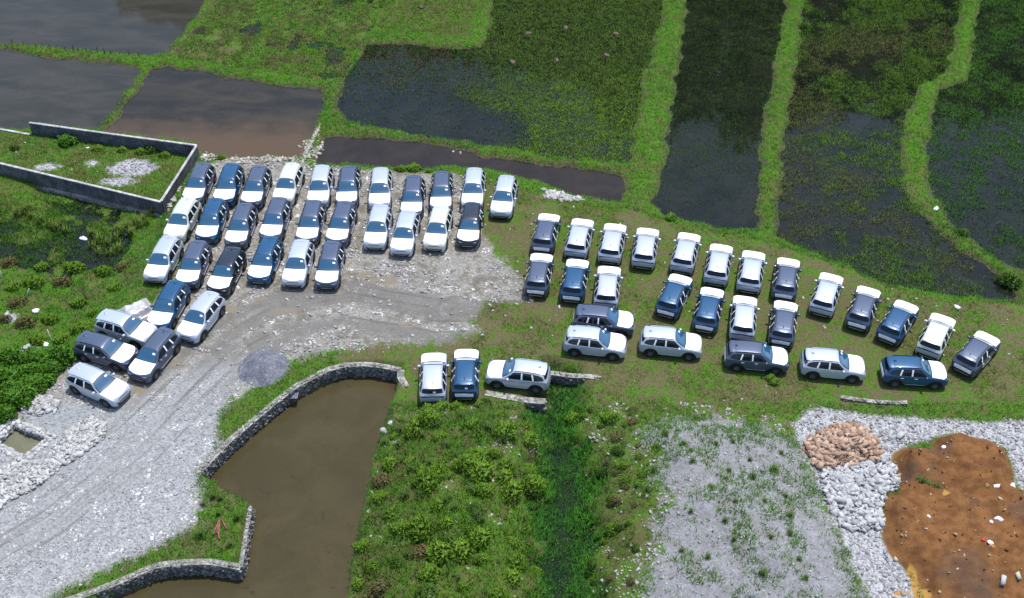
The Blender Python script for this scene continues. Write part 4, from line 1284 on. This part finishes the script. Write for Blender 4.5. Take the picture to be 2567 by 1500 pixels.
def stone_wall(name, line_s, ztop, zbot, label, n, thick=.42, out_sign=1, top=True):
    L = W(line_s, ztop)
    # densify
    D = []
    for a, b in zip(L[:-1], L[1:]):
        k = max(1, int(np.linalg.norm(b - a) / .5))
        for q in range(k): D.append(a + (b - a) * q / k)
    D.append(L[-1]); D = np.array(D)
    wob = (vnoise(D[:, 0] * 1.3, D[:, 1] * 1.3, 4) - .5) * .14
    root = empty(name, (0, 0, 0)); tag(root, label, 'stone wall')
    obj('core', fixn(mesh_py('core', *ribbon(D, zbot, ztop - .06, thick - .1))), M['mortar'], root)
    if top: obj('coping', fixn(mesh_py('coping', *ribbon(D, ztop - .06, list(ztop + .03 + wob), thick))), M['walltop'], root)
    obj('stonework', face_stones(D, zbot + .1, ztop - .02, n, out_sign * (thick / 2 - .05), .07, .17, (.10, .10, .10), (.40, .39, .37)), M['stone'], root)
    m2 = int(n * .35)
    obj('cap_stone', face_stones(D, ztop - .02, ztop + .04, m2, 0.0, .06, .17, (.24, .235, .21), (.54, .53, .50)), M['stone'], root)
    return root
stone_wall('stone_wall', [(487, 1165), (540, 1108), (600, 1053), (660, 1003), (720, 955), (790, 917), (850, 897), (920, 898), (987, 910)], .02, -1.3, 'curved dry stone retaining wall along the upper pond edge', 900)
stone_wall('stone_wall', [(100, 1500), (230, 1458), (300, 1428), (380, 1394), (440, 1385), (520, 1384), (592, 1396)], .02, -1.3, 'curved pale topped stone wall under the grassy corner with red pipes', 900)
stone_wall('stone_wall', [(592, 1396), (604, 1320), (615, 1250)], .02, -1.3, 'thin straight stone wall edging the grassy corner', 260, .25)
stone_wall('stone_wall', [(987, 910), (986, 930), (1000, 952)], .02, -1.3, 'broken end of the pond wall beside the white car', 60, .45)
stone_wall('stone_wall', [(1195, 968), (1260, 980), (1342, 990)], .0, -.9, 'broken mossy stone slab below the sideways silver car', 130, .5)
stone_wall('stone_wall', [(1352, 918), (1410, 925), (1480, 930)], .0, -.9, 'ruined stone wall crossing the head of the ditch', 150, .4)
stone_wall('stone_wall', [(2070, 978), (2150, 988), (2232, 992)], .12, -.2, 'half buried pale stone kerb below the navy sideways car', 60, .3)
# paddy causeway of pale stone, between brown paddy and canal
cw = W([(790, 308), (768, 350), (748, 392)], -.35)
heapcw = []
me = face_stones(cw, -.45, -.25, 420, 0.0, .08, .2, (.42, .38, .33), (.64, .60, .54))
v = np.zeros(len(me.vertices) * 3); me.vertices.foreach_get('co', v)
o = obj('stone_causeway', me, M['stone']); tag(o, 'narrow causeway of pale stones between brown paddy and canal', 'causeway')
obj('core', fixn(mesh_py('core', *ribbon(cw, -1, -.36, .55))), M['walltop'], o)
# rubble between wall and first cars
for poly, n, lab in (([(430, 455), (448, 462), (415, 520), (398, 515)], 90, 'white stones between the block wall and the first cars'), ([(1095, 358), (1135, 362), (1128, 370), (1100, 368)], 25, 'small white stone pile at the canal edge'), ([(1335, 462), (1365, 470), (1440, 492), (1395, 498), (1350, 490)], 160, 'white stones at the end of the canal bank')):
    heap(W(poly), n, .06, .24, (.45, .44, .42), (.68, .67, .65), 'white_rubble', lab, .06)
# stone basin
root = empty('stone_basin', (0, 0, 0)); tag(root, 'square stone lined basin holding greenish water', 'basin')
Bq = BASIN
inner = Bq
ctr = Bq.mean(0)
ring = np.array([p + (p - ctr) / np.linalg.norm(p - ctr) * .30 for p in Bq])
loop = np.vstack([ring, ring[:1]])
obj('rim', face_stones(loop, -.35, .02, 420, 0.0, .10, .24, (.44, .44, .43), (.78, .78, .77)), M['stone'], root)
outer = np.array([p + (p - ctr) / np.linalg.norm(p - ctr) * .70 for p in Bq])
obj('rim_edge', face_stones(np.vstack([outer, outer[:1]]), -.06, .05, 300, 0.0, .10, .22, (.44, .44, .43), (.78, .78, .77)), M['stone'], root)
for a, b in zip(ring, np.roll(ring, -1, 0)):
    d = (b - a) / np.linalg.norm(b - a)
    obj('side_wall', fixn(mesh_py('side_wall', *ribbon(np.array([a + d * .16, b - d * .16]), -1.0, -.08, .30))), M['walltop'], root)
wv = [(p[0], p[1], -.42) for p in ring]
o = obj('basin_water', mesh_py('basin_water', wv, [(0, 1, 2, 3) if True else ()]), M['w_basin'], root)
bm = bmesh.new(); bm.from_mesh(o.data)
for f in bm.faces:
    f.normal_update()
    if f.normal.z < 0: f.normal_flip()
bm.to_mesh(o.data); bm.free()

# ------------------------------------------------------------------ gravel heap, tarp, pipes, poles
q = W1(650, 905)
hx, hy = np.meshgrid(np.linspace(-2.6, 2.6, 70), np.linspace(-2.6, 2.6, 70))
rr = np.sqrt((hx / 1.0) ** 2 + (hy / 1.05) ** 2) * (1 + .18 * (fbm(hx + 40, hy + 9, .6, 2, 3) - .5))
hz = .72 * sstep(2.0, .15, rr) * (1 + .35 * (fbm(hx, hy, 1.2, 4, 6) - .5)) - .05 - .25 * sstep(1.95, 2.5, rr) + (fbm(hx, hy, 5, 2, 8) - .5) * .07 * sstep(2.1, 1.6, rr)
gi = np.arange(69 * 69); r_, cc_ = gi // 69, gi % 69; a0 = r_ * 70 + cc_
t = NT('slate_gravel'); pv = t._sep(t.voro(t.geo(), 12))[0]
t.set(Base_Color=t.mix(t.ramp01(t.noise(t.geo(), 1.4, 4), .35, .65), t.mix(pv, (.065, .070, .095), (.125, .130, .160)), t.mix(pv, (.10, .105, .13), (.20, .205, .235))), Roughness=.9, Specular_IOR_Level=.3); t.bump(pv, .5, .05)
o = obj('gravel_heap', mesh_np('gravel_heap', np.column_stack([hx.ravel(), hy.ravel(), hz.ravel()]), np.column_stack([a0, a0 + 1, a0 + 71, a0 + 70])), t.m, None, (q[0], q[1], ground_z(*q)))
tag(o, 'round heap of dark bluish gravel at the driveway edge', 'gravel heap')
# tarp over a load
q = W1(338, 768)
N = 40
tx, ty = np.meshgrid(np.linspace(-1.15, 1.15, N), np.linspace(-.95, .95, N))
rad = np.maximum(np.abs(tx) / 1.1, np.abs(ty) / .9)
tz = .42 * sstep(1.0, .55, rad) * (1 + .5 * (fbm(tx, ty, 1.1, 3, 12) - .5)) + (np.abs(fbm(tx * 1.0, ty, 2.2, 3, 17) - .5)) * .35 * sstep(1.1, .7, rad) + .02
ta = math.radians(38)
gi = np.arange((N - 1) ** 2); a0 = gi // (N - 1) * N + gi % (N - 1)
tm = mesh_np('tarp', np.column_stack([tx.ravel() + .12 * (fbm(tx, ty, 1, 2, 4).ravel() - .5), ty.ravel() + .25 * (fbm(tx, ty, 1.2, 2, 14).ravel() - .5), tz.ravel()]), np.column_stack([a0, a0 + 1, a0 + N + 1, a0 + N]))
M['tarp'] = paint('silver_tarp', (.46, .46, .47), .38, .35, .5, 0, .15)
o = obj('tarp', tm, M['tarp'], None, (q[0], q[1], ground_z(*q) + .02)); o.rotation_euler = (0, 0, ta)
tag(o, 'crumpled silver tarp heaped over a load on the grass', 'tarp')
def tube(pts, r, n=8, taper=1.0):
    V, F = [], []
    P = [Vector(p) for p in pts]
    for i, p in enumerate(P):
        d = (P[min(i + 1, len(P) - 1)] - P[max(i - 1, 0)]).normalized()
        u = d.orthogonal().normalized(); w = d.cross(u)
        rr = r * (1 + (taper - 1) * i / max(1, len(P) - 1))
        for k in range(n):
            a = 2 * math.pi * k / n
            V.append(p + (u * math.cos(a) + w * math.sin(a)) * rr)
    for i in range(len(P) - 1):
        for k in range(n): F.append((i * n + k, i * n + (k + 1) % n, (i + 1) * n + (k + 1) % n, (i + 1) * n + k))
    F += [tuple(range(n))[::-1], tuple((len(P) - 1) * n + k for k in range(n))]
    return V, F
M['redpipe'] = paint('red_pipe', (.24, .085, .070), .7, 0, .4, 0, .2)
M['post'] = paint('weathered_post', (.085, .075, .055), .9, 0, .2, 0, .3)
M['white_pole'] = paint('pale_pole', (.48, .47, .43), .7, 0, .3, 0, .2)
RP = [((1562, 918), (1556, 1055), 'longest red pipe in the middle of the bundle'), ((1556, 930), (1518, 1030), 'red pipe fanned to the far left of the bundle'), ((1558, 950), (1538, 1020), 'short red pipe left of the longest one'), ((1576, 920), (1612, 990), 'red pipe lying apart on the right of the bundle'), ((1550, 1010), (1562, 1062), 'red pipe end sticking out below the bundle')]
for (a, b, lab) in RP:
    pa, pb = W(subz(0, 980, 2.833, [a]))[0], W(subz(0, 980, 2.833, [b]))[0]
    za, zb = ground_z(*pa) + .12, ground_z(*pb) + .12
    c = (pa + pb) / 2; zc = (za + zb) / 2
    o = obj('pipe', fixn(mesh_py('pipe', *tube([(pa[0] - c[0], pa[1] - c[1], za - zc), (0, 0, .01), (pb[0] - c[0], pb[1] - c[1], zb - zc)], .04, 8), True)), M['redpipe'], None, (c[0], c[1], zc))
    tag(o, lab, 'pipe', 'red pipes on the grassy corner')
pl = [W1(*p) for p in ((206, 858), (185, 880), (160, 903), (120, 930))]
o = obj('pipe', fixn(mesh_py('pipe', *tube([(p[0], p[1], ground_z(*p) + .16) for p in pl], .085, 8), True)), M['redpipe'])
tag(o, 'rusty red pipe lying beside the dark green brush', 'pipe')
for i, (px, py, hh, m, lab) in enumerate([(133, 856, 1.9, 'white_pole', 'thin pale pole standing at the dark green brush'), (102, 716, 1.2, 'post', 'dark leaning post in the weedy left plot'), (215, 735, 1.2, 'post', 'dark leaning post nearer the tarp'), (8, 690, 1.3, 'white_pole', 'pale post at the left border of the weedy plot'), (62, 735, 1.1, 'white_pole', 'slanted pale stick among weeds')]):
    q = W1(px, py, -.4); z = ground_z(*q)
    tilt = (.0, -.18, -.25, .02, .5)[i]
    o = obj('pole', fixn(mesh_py('pole', *tube([(0, 0, -.2), (tilt * hh * .5, 0, hh * .5), (tilt * hh, 0, hh)], .04, 7, .8), True)), M[m], None, (q[0], q[1], z))
    tag(o, lab, 'pole')
# fence posts on the dike of the upper left paddy
for i, px in enumerate((30, 58, 88, 105, 122, 160, 180, 192, 214, 240, 258, 275, 318, 344)):
    py = 100 + px * .108 + (4 if i % 3 else 0)
    q = W1(px, py, -.25); z = max(ground_z(*q), -.5)
    hh = random.uniform(.5, .85)
    V, F = tube([(0, 0, -.15), (random.uniform(-.05, .05), 0, hh * .6), (random.uniform(-.08, .08), 0, hh)], .045, 7, .8)
    o = obj('fence_post', fixn(mesh_py('fence_post', V, F, True)), M['post'], None, (q[0], q[1], z))
    tag(o, 'short dark wooden post on the dike between the grey paddies', 'post', 'posts along the dike between the grey paddies')

# ------------------------------------------------------------------ plants
def leaf_cloud(n, rx, ry, rz, size, c1, c2, seed, up=.35, long=1.8):
    rg = np.random.default_rng(seed)
    d = rg.normal(size=(n, 3)); d /= np.linalg.norm(d, axis=1)[:, None]
    d[:, 2] = np.abs(d[:, 2]) * 1.0
    r = rg.uniform(.35, 1, n) ** .6
    lump = .72 + .55 * vnoise(d[:, 0] * 2.3 + seed, d[:, 1] * 2.3 + d[:, 2] * 1.7, seed)
    P = d * (r * lump)[:, None] * np.array([rx, ry, rz])
    P[:, 2] += rz * .12
    a = rg.normal(size=(n, 3)) + d * .9 + np.array([0, 0, up]); a /= np.linalg.norm(a, axis=1)[:, None]
    b = np.cross(a, rg.normal(size=(n, 3))); b /= np.linalg.norm(b, axis=1)[:, None]
    s = size * rg.uniform(.6, 1.3, n)[:, None]
    V = np.stack([P - a * s * .2, P + b * s * .5 + a * s * long * .35, P + a * s * long, P - b * s * .5 + a * s * long * .35], 1)
    t = rg.uniform(0, 1, n) * .6 + .4 * vnoise(P[:, 0] * 3, P[:, 1] * 3 + P[:, 2] * 3, seed + 4)
    C = np.asarray(c1)[None] * (1 - t[:, None]) + np.asarray(c2)[None] * t[:, None]
    return V.reshape(-1, 3), np.arange(n * 4).reshape(-1, 4), np.repeat(C * rg.uniform(.7, 1.3, (n, 1)), 4, 0)
M['stem'] = paint('stem_wood', (.06, .045, .028), .9, 0, .2)
def bush_proto(name, n, rx, ry, rz, size, c1, c2, seed, up=.35, long=1.8, stems=5):
    root = empty(name)
    V, F, C = leaf_cloud(n, rx, ry, rz, size, c1, c2, seed, up, long)
    q4 = V.reshape(-1, 4, 3)
    fn = np.cross(q4[:, 1] - q4[:, 0], q4[:, 2] - q4[:, 0])
    fl = (fn[:, 2] * .75 - .65 * fn[:, 1]) < 0
    q4[fl] = q4[fl][:, ::-1]
    cen = q4.mean(1) / np.array([rx, ry, rz])
    nn = cen * .8 + np.array([0, 0, .45]) + np.random.default_rng(seed + 5).normal(0, .35, cen.shape)
    nn /= np.linalg.norm(nn, axis=1)[:, None]
    me = mesh_np('foliage', V, F, True); vcol(me, C)
    me.normals_split_custom_set_from_vertices(np.repeat(nn, 4, 0).astype(np.float32))
    obj('foliage', me, M['leaf'], root)
    rg = random.Random(seed)
    A = ([], [])
    for k in range(stems):
        a = rg.uniform(0, 6.28); q = rg.uniform(.2, .6)
        add_geo(A, tube([(0, 0, -.1), (math.cos(a) * rx * q * .5, math.sin(a) * ry * q * .5, rz * .4), (math.cos(a) * rx * q, math.sin(a) * ry * q, rz * .8)], .02 + .02 * rz, 5, .4))
    obj('stem', mesh_py('stem', *A, True), M['stem'], root)
    return root
def blade_clump(name, n, h, spread, width, c1, c2, seed):
    rg = np.random.default_rng(seed)
    V, F, C = [], [], []
    for k in range(n):
        a = rg.uniform(0, 6.28); r = spread * math.sqrt(rg.uniform(0, 1))
        bx, by = math.cos(rg.uniform(0, 6.28)) * r, math.sin(rg.uniform(0, 6.28)) * r
        hh = h * rg.uniform(.6, 1.1); out = hh * rg.uniform(.25, .7)
        c = np.asarray(c1) + (np.asarray(c2) - np.asarray(c1)) * rg.uniform(0, 1)
        b0 = len(V)
        for j in range(5):
            t = j / 4
            w = width * (1 - t) ** .7 * (.6 if j == 0 else 1)
            x = bx + math.cos(a) * out * t ** 1.6; y = by + math.sin(a) * out * t ** 1.6
            z = hh * (1.35 * t - .55 * t ** 2.6)
            sg = -1 if math.sin(a) > -.5 else 1
            V.append((x + sg * math.sin(a) * w, y - sg * math.cos(a) * w, z)); V.append((x - sg * math.sin(a) * w, y + sg * math.cos(a) * w, z))
            C += [c, c]
        for j in range(4): F.append((b0 + 2 * j, b0 + 2 * j + 1, b0 + 2 * j + 3, b0 + 2 * j + 2))
    me = mesh_np(name, V, F, True); vcol(me, C)
    nn = np.stack([rg.normal(0, .3, len(V)), rg.normal(-.2, .3, len(V)), np.ones(len(V))], 1)
    nn /= np.linalg.norm(nn, axis=1)[:, None]
    A4 = np.array(V).reshape(-1, 10, 3)
    fn = np.cross(A4[:, 1] - A4[:, 0], A4[:, 4] - A4[:, 0])
    me.normals_split_custom_set_from_vertices(nn.astype(np.float32))
    return me
placed = {}
tuss_later = []
def plant(proto, x, y, s, label, group, cat='plant', sz_=None, first=[]):
    if proto.name in placed: o = dup(proto)
    else: o = proto; placed[proto.name] = 1
    zz = ground_z(x, y)
    o.location = (x, y, zz - .03)
    o.rotation_euler = (0, 0, random.uniform(-.45, .45))
    o.scale = (s * random.uniform(.9, 1.1), s * random.uniform(.9, 1.1), s * random.uniform(.85, 1.15))
    tag(o, label, cat, group)
    return o
# dark brush thicket, lower left
dk = [bush_proto('bush', 2200, .95, .95, .95, .12, (.030, .105, .010), (.090, .230, .016), 31 + k, .3, 1.4) for k in range(3)]
brush_pts = [(-30,880),(20,870),(70,868),(115,872),(150,880),(-20,920),(35,915),(85,910),(125,908),(-30,960),(20,955),(65,950),(100,938),(-25,1000),(15,990),(48,978),(-40,850),(10,1018)]
for i, (px, py) in enumerate(brush_pts):
    q = W1(px, py, .3); plant(dk[i % 3], q[0], q[1], random.uniform(.85, 1.15), 'dark green leafy bush of the dense thicket beside the driveway', 'bushes of the thicket beside the driveway', 'bush')
# bushes on the mound
mk = [bush_proto('bush', 900, .62, .55, .42, .075, (.055, .130, .012), (.140, .260, .018), 51, .5, 1.6),
      bush_proto('bush', 460, .50, .44, .40, .095, (.055, .140, .014), (.135, .255, .020), 52, .45, 1.6),
      bush_proto('bush', 800, .55, .5, .45, .075, (.036, .092, .014), (.085, .165, .020), 53, .3, 1.5),
      bush_proto('bush', 420, .5, .45, .32, .085, (.085, .080, .030), (.150, .135, .050), 54, .4, 1.7)]
mk2 = [bush_proto('bush', 800, .55, .62, .48, .08, (.055, .130, .012), (.140, .260, .018), 61, .5, 1.6),
       bush_proto('bush', 420, .42, .52, .44, .10, (.065, .150, .014), (.160, .280, .022), 62, .45, 1.7),
       bush_proto('bush', 700, .50, .58, .40, .08, (.036, .092, .014), (.085, .165, .020), 63, .3, 1.5),
       bush_proto('bush', 420, .42, .52, .34, .085, (.085, .080, .030), (.150, .135, .050), 64, .4, 1.7)]
mlab = ['leafy mid green weed bush on the mound between pond and ditch', 'bright yellow green broad leaved weed on the mound', 'dark small leaved bush on the mound', 'brownish dry weed bush on the mound']
mgrp = ['mid green weed bushes on the mound', 'bright broad leaved weeds on the mound', 'dark small leaved bushes on the mound', 'brownish weed bushes on the mound']
Q = in_poly(MOUND, 400)
Q = Q[(Q[:, 1] > 36.5) & (Q[:, 1] < 53.6)]
kept = []
for p in Q:
    if all((p[0] - k[0]) ** 2 + (p[1] - k[1]) ** 2 > (.25 + 2.2 * vnoise(np.array([p[0] * .5]), np.array([p[1] * .5]), 66)[0]) for k in kept) and not ((abs(p[0] + 4.2) < 2.4) and p[1] > 51.2): kept.append(p)
for i, p in enumerate(kept[:150]):
    k = [0, 1, 2, 0, 0, 1, 1, 0, 3, 1, 2, 0][int(vnoise(np.array([p[0] * .45]), np.array([p[1] * .45]), 12)[0] * 6 + random.random() * 6) % 12]
    plant((mk, mk2)[i % 2][k], p[0], p[1], random.uniform(.55, 1.6), mlab[k], mgrp[k], 'bush')
for (px, py, s, lab) in [(1085, 1005, 1.25, 'bright bush covering the bumper of the white car beside the pond'), (1052, 1008, .9, 'bush at the left rear corner of the white car beside the pond'), (1120, 1000, .8, 'small bush behind the navy car on the mound edge'), (1180, 990, .7, 'bush at the right rear of the navy car by the mound')]:
    q = W1(px, py, .4); plant(mk[1], q[0], q[1], s, lab, None, 'bush')
Q = in_poly(MOUND, 160)
for p in Q[(Q[:, 1] > 36.5) & (Q[:, 1] < 52)][:60]:
    tuss_later.append(p)
# spoil bank bushes
Q = in_poly(W([(1440,1000),(1560,1000),(1620,1060),(1580,1130),(1620,1200),(1570,1300),(1560,1473),(1455,1473),(1450,1200)], .3), 90)
for i, p in enumerate(Q[Q[:, 1] > 36.5][:42]):
    k = (0, 2, 3)[i % 3]
    plant((mk, mk2)[i % 2][k], p[0], p[1], random.uniform(.4, .8), ('mid green low weed on the stony bank right of the ditch', 0, 'dark low weed on the stony bank right of the ditch', 'brown low weed on the stony bank right of the ditch')[k], ('mid green weeds right of the ditch', 0, 'dark weeds right of the ditch', 'brown weeds right of the ditch')[k], 'weed')
# grass tussocks
tus = []
for k in range(3):
    r0 = np.random.default_rng(80 + k); n = 46
    me = blade_clump('grass_tussock', 90, .42, .18, .014, (.055, .125, .022), (.115, .205, .035), 80 + k)
    tus.append(obj('grass_tussock', me, M['grass']))
def tuss(x, y, s, lab, grp):
    plant(tus[random.randrange(3)], x, y, s, lab, grp, 'grass tussock')
spz = subz(1420, 980, 2.833, [(1060,400),(1180,380),(890,540),(640,400),(830,400),(620,560),(1300,510),(1480,560),(1020,730),(1150,600),(1320,640),(1560,740),(880,890),(1190,850),(1400,820),(1580,1040),(1440,1090),(1180,1110),(820,1150),(1000,1220),(1390,1340),(1700,1340),(1650,1210),(1590,900),(1120,970),(930,150),(650,190),(500,670),(1530,420),(700,320)])
for i, (a, b) in enumerate(spz):
    q = W1(a, b, 1.2); tuss(q[0], q[1], random.uniform(.7, 1.3), 'green grass tussock growing on the grey spoil heap', 'grass tussocks on the spoil heap')
for a, b in subz(0, 980, 2.833, [(1570, 770), (1450, 810), (1560, 880), (1690, 910), (1440, 1030), (1640, 1100), (1520, 760)]):
    q = W1(a, b); tuss(q[0], q[1], random.uniform(1.0, 1.5), 'dark green grass tussock on the corner with red pipes', 'grass tussocks by the red pipes')
for p in tuss_later:
    tuss(p[0], p[1], random.uniform(.8, 1.4), 'bluish green grass tussock on the weedy mound', 'grass tussocks on the mound')
for a, b in [(1010, 1160), (1160, 1215), (1095, 1245), (1150, 1180), (1185, 1290), (1050, 1310), (1100, 1100), (1120, 1130), (1000, 1110)]:
    q = W1(a, b, .8); tuss(q[0], q[1], random.uniform(1.0, 1.5), 'bluish green grass tussock on the weedy mound', 'grass tussocks on the mound')
# maize-like stands on the left plot
mz = [obj('reed_clump', blade_clump('reed_clump', 46, 1.25, .28, .035, (.085, .150, .022), (.165, .240, .040), 90 + k), M['grass']) for k in range(2)]
for (a, b) in [(40,520),(60,515),(80,525),(100,535),(120,545),(140,552),(160,560),(75,508),(230,595),(245,580),(262,590),(280,575),(295,560),(312,548),(330,535),(350,528),(370,522),(385,512),(290,600),(268,612),(345,545),(245,610),(320,565),(360,540),(228,565)]:
    q = W1(a + random.uniform(-5, 5), b + 12, -.5)
    left = a < 200
    plant(mz[random.randrange(2)], q[0], q[1], random.uniform(.6, .95), 'yellow green reed clump at the left edge of the wet plot' if left else 'yellow green reed clump between wet plot and parked cars', 'reeds at the left of the wet plot' if left else 'reeds beside the parked cars', 'reeds')
# broad weeds, left plot
Q = np.array([W1(a, b, -.2) for a, b in [(30,700),(80,690),(150,690),(190,740),(120,780),(60,790),(230,770),(200,810),(20,640),(280,700),(250,660),(300,650),(100,650),(180,650),(40,740),(150,830),(90,830),(10,780)]])
for i, p in enumerate(Q):
    k = (1, 0, 3)[i % 3]
    plant(mk[k], p[0], p[1], random.uniform(.9, 1.4), ('mid green weed bush on the weedy left plot', 'yellow green weed bush on the weedy left plot', 0, 'brown weed bush on the weedy left plot')[k], ('green weeds on the left plot', 'yellow green weeds on the left plot', 0, 'brown weeds on the left plot')[k], 'weed')
# walled plot: round shrub and others
q = W1(166, 352, -.1); plant(dk[0], q[0], q[1], .85, 'round dark shrub against the inside of the block wall', None, 'shrub')
for (a, b, s, k, lab) in [(240, 368, .9, 0, 'low leafy bush at the foot of the back block wall'), (372, 372, 1.15, 2, 'taller bushy plant near the back corner of the walled plot'), (345, 376, .9, 0, 'leafy weed left of the taller plant in the walled plot'), (405, 385, .8, 0, 'leafy weed right of the taller plant in the walled plot'), (40, 368, .9, 2, 'dark clump of weeds in the left of the walled plot'), (300, 372, .8, 0, 'leafy weed midway along the back block wall')]:
    q = W1(a, b, -.1); plant(mk[k], q[0], q[1], s, lab, None, 'bush')
# sapling behind the cars and shore plants
for (a, b, s, k, lab) in [(1018, 418, 1.1, 1, 'leafy sapling behind the rearmost row at the canal'), (985, 420, .8, 0, 'low bush left of the sapling at the canal'), (1048, 368, .6, 2, 'weed patch growing in the canal edge'), (545, 392, .7, 0, 'low plant at the stony shore beside the wall'), (1055, 425, .5, 0, 'small weed right of the sapling'), (2490, 690, 1.6, 2, 'dark bushy clump at the end of the winding dike'), (2370, 572, 1.0, 2, 'dark clump on the winding dike'), (1985, 60, 1.1, 2, 'dark shrub on the straight right dike'), (1650, 540, .9, 1, 'yellow green weed at the corner of the dark paddy strip'), (1905, 945, .8, 1, 'tall yellow weed by the sideways grey car'), (1895, 935, .7, 1, 'yellow weed touching the front wheel of the sideways grey car'), (1500, 1045, 1.1, 1, 'bright leafy plant near the ditch head'), (1410, 1020, 1.0, 1, 'bright plant leaning over the ditch'), (480, 1000, .8, 0, 'x')]:
    if lab == 'x': continue
    q = W1(a, b, -.1); plant(mk[k], q[0], q[1], s, lab, None, 'plant')
q = W(subz(1927, 980, 2.833, [(1140, 640)]), .8)[0]
for k, (dx, dy) in enumerate(((0, 0), (.5, -.15), (-.35, .2))):
    tus_o = dup(tus[k]); tus_o.location = (q[0] + dx, q[1] + dy, ground_z(q[0] + dx, q[1] + dy)); tus_o.scale = (1.3, 1.3, .8)
    tag(tus_o, ('middle', 'right', 'left')[k] + ' withered grass tussock on the small earth heap', 'grass tussock', 'grass on the earth heap')

# ------------------------------------------------------------------ litter and mud clods
M['bag'] = paint('white_plastic', (.78, .79, .82), .45, 0, .4)
def litter(px, py, s, lab, zz=0.0, conv=None, mat='bag', name='litter_bag', cat='litter', flat=.5):
    q = (W(subz(*conv, [(px, py)]), zz)[0] if conv else W1(px, py, zz))
    P = (ICO2[0] + RNG.uniform(-.28, .28, ICO2[0].shape)) * (1 + .45 * (vnoise(ICO2[0][:, 0] * 2.5 + px, ICO2[0][:, 1] * 2.5 + ICO2[0][:, 2] * 2 + py, 3) - .5))[:, None] * np.array([s, s * .7, s * flat])
    me = mesh_np(name, P, ICO2[1], False)
    z = ground_z(*q)
    if z < -.45 and name == 'mud_clod': z = max(z, ZP)
    o = obj(name, me, M[mat], None, (q[0], q[1], z + s * flat * .4)); o.rotation_euler = (0, 0, random.uniform(0, 3))
    tag(o, lab, cat)
R4 = (1927, 980, 2.833)
litter(1240, 425, .22, 'white bag on the earth beside the upper heap', .6, R4)
litter(1630, 915, .26, 'largest white bag lying on the dug earth', .4, R4)
litter(1730, 685, .24, 'crumpled white bag at the right end of the earth', .5, R4)
litter(1615, 688, .20, 'small white bag left of the crumpled bag on the earth', .5, R4)
litter(1575, 940, .14, 'white scrap left of the largest bag', .4, R4)
litter(1560, 1105, .18, 'white scrap beside the red scrap on the earth', .3, R4)
M['red'] = paint('red_plastic', (.45, .03, .03), .5)
litter(1510, 1088, .14, 'red plastic scrap on the dark earth', .3, R4, 'red', 'litter_scrap')
litter(1130, 910, .13, 'white scrap in the middle of the lower earth', .4, R4)
litter(205, 587, .32, 'white bag floating in the wet left plot', -.6)
litter(87, 762, .30, 'white bag among weeds left of the tarp', -.3)
litter(110, 842, .28, 'white plastic sheet scrap by the dark brush', -.2)
litter(15, 770, .30, 'pale plastic scrap at the left border of the plot', -.3, None, 'coping')
litter(12, 860, .30, 'pale crumpled sheet above the dark brush', -.2, None, 'coping')
litter(62, 848, .30, 'pale mesh scrap at the top of the dark brush', -.2, None, 'coping')
litter(105, 792, .25, 'yellow scrap among the weeds', -.2, None, 'redpipe', 'litter_scrap') if False else None
litter(2302, 518, .28, 'white scrap on the winding dike', -.3)
litter(2355, 758, .25, 'pale scrap at the bank behind the curved row', 0)
litter(946, 1068, .28, 'white stone slab fallen at the pond side of the mound', -.3, None, 'coping', 'slab', 'stone', .3)
litter(960, 1050, .22, 'small white stone above the fallen slab by the pond', -.3, None, 'coping', 'slab', 'stone', .4)
litter(216, 365, .16, 'white scrap in the walled plot by the leafy bush', -.1)
litter(505, 390, .22, 'pale bag at the paddy shore beside the block wall', -.3)
M['clod'] = paint('mud_clod', (.12, .085, .072), .9, 0, .2, 0, .2)
for i, (a, b, lab) in enumerate([(1036, 22, 'pinkish mud clod in the squared paddy'), (1300, 84, 'mud clod left of two others at the top of the wide paddy'), (1392, 70, 'mud clod near the top right of the wide paddy'), (1515, 85, 'mud clod nearest the long right dike'), (1492, 138, 'mud clod in the green right half of the wide paddy'), (1262, 155, 'double mud clod at the shadowed middle of the wide paddy'), (1370, 150, 'thin mud clod in the middle of the wide paddy')]):
    litter(a, b, .34, lab, ZP, None, 'clod', 'mud_clod', 'mud clod', .45)

# ------------------------------------------------------------------ tree belt beyond the paddies (seen mirrored in the dark water)
TX = []
for x in np.arange(-16, 100, 2.2):
    hgt = np.interp(x, [-16, -4, 4, 12, 20, 32, 45, 60, 100], [12, 14.5, 16, 21, 25, 25, 22, 22, 22]) * random.uniform(.88, 1.08)
    for k in range(2):
        TX.append((x + random.uniform(-1, 1), 120 + k * 4 + random.uniform(-1.5, 1.5), hgt * (1 if k == 0 else .9)))
for x in (-42, -40, -36, -33.5):
    TX.append((x, 120, random.uniform(6.5, 9)))
Vs, Fs, Cs, n0 = [], [], [], 0
for i, (x, y, h) in enumerate(TX):
    for lev in range(3):
        rz_ = h * .22
        V, F, C = leaf_cloud(300, 2.6, 2.4, rz_ * 1.25, .55, (.012, .020, .008), (.026, .038, .012), 200 + i * 3 + lev, .1, 1.6)
        V = V + np.array([x + random.uniform(-.8, .8), y, h * (.12 + .26 * lev)])
        Vs.append(V); Fs.append(F + n0); Cs.append(C); n0 += len(V)
me = mesh_np('tree_belt', np.concatenate(Vs), np.concatenate(Fs), False); vcol(me, np.concatenate(Cs))
o = obj('tree_belt', me, M['leaf'])
tag(o, 'belt of tall dark trees beyond the paddies', 'trees', kind='stuff')
print('objects', len(bpy.data.objects))
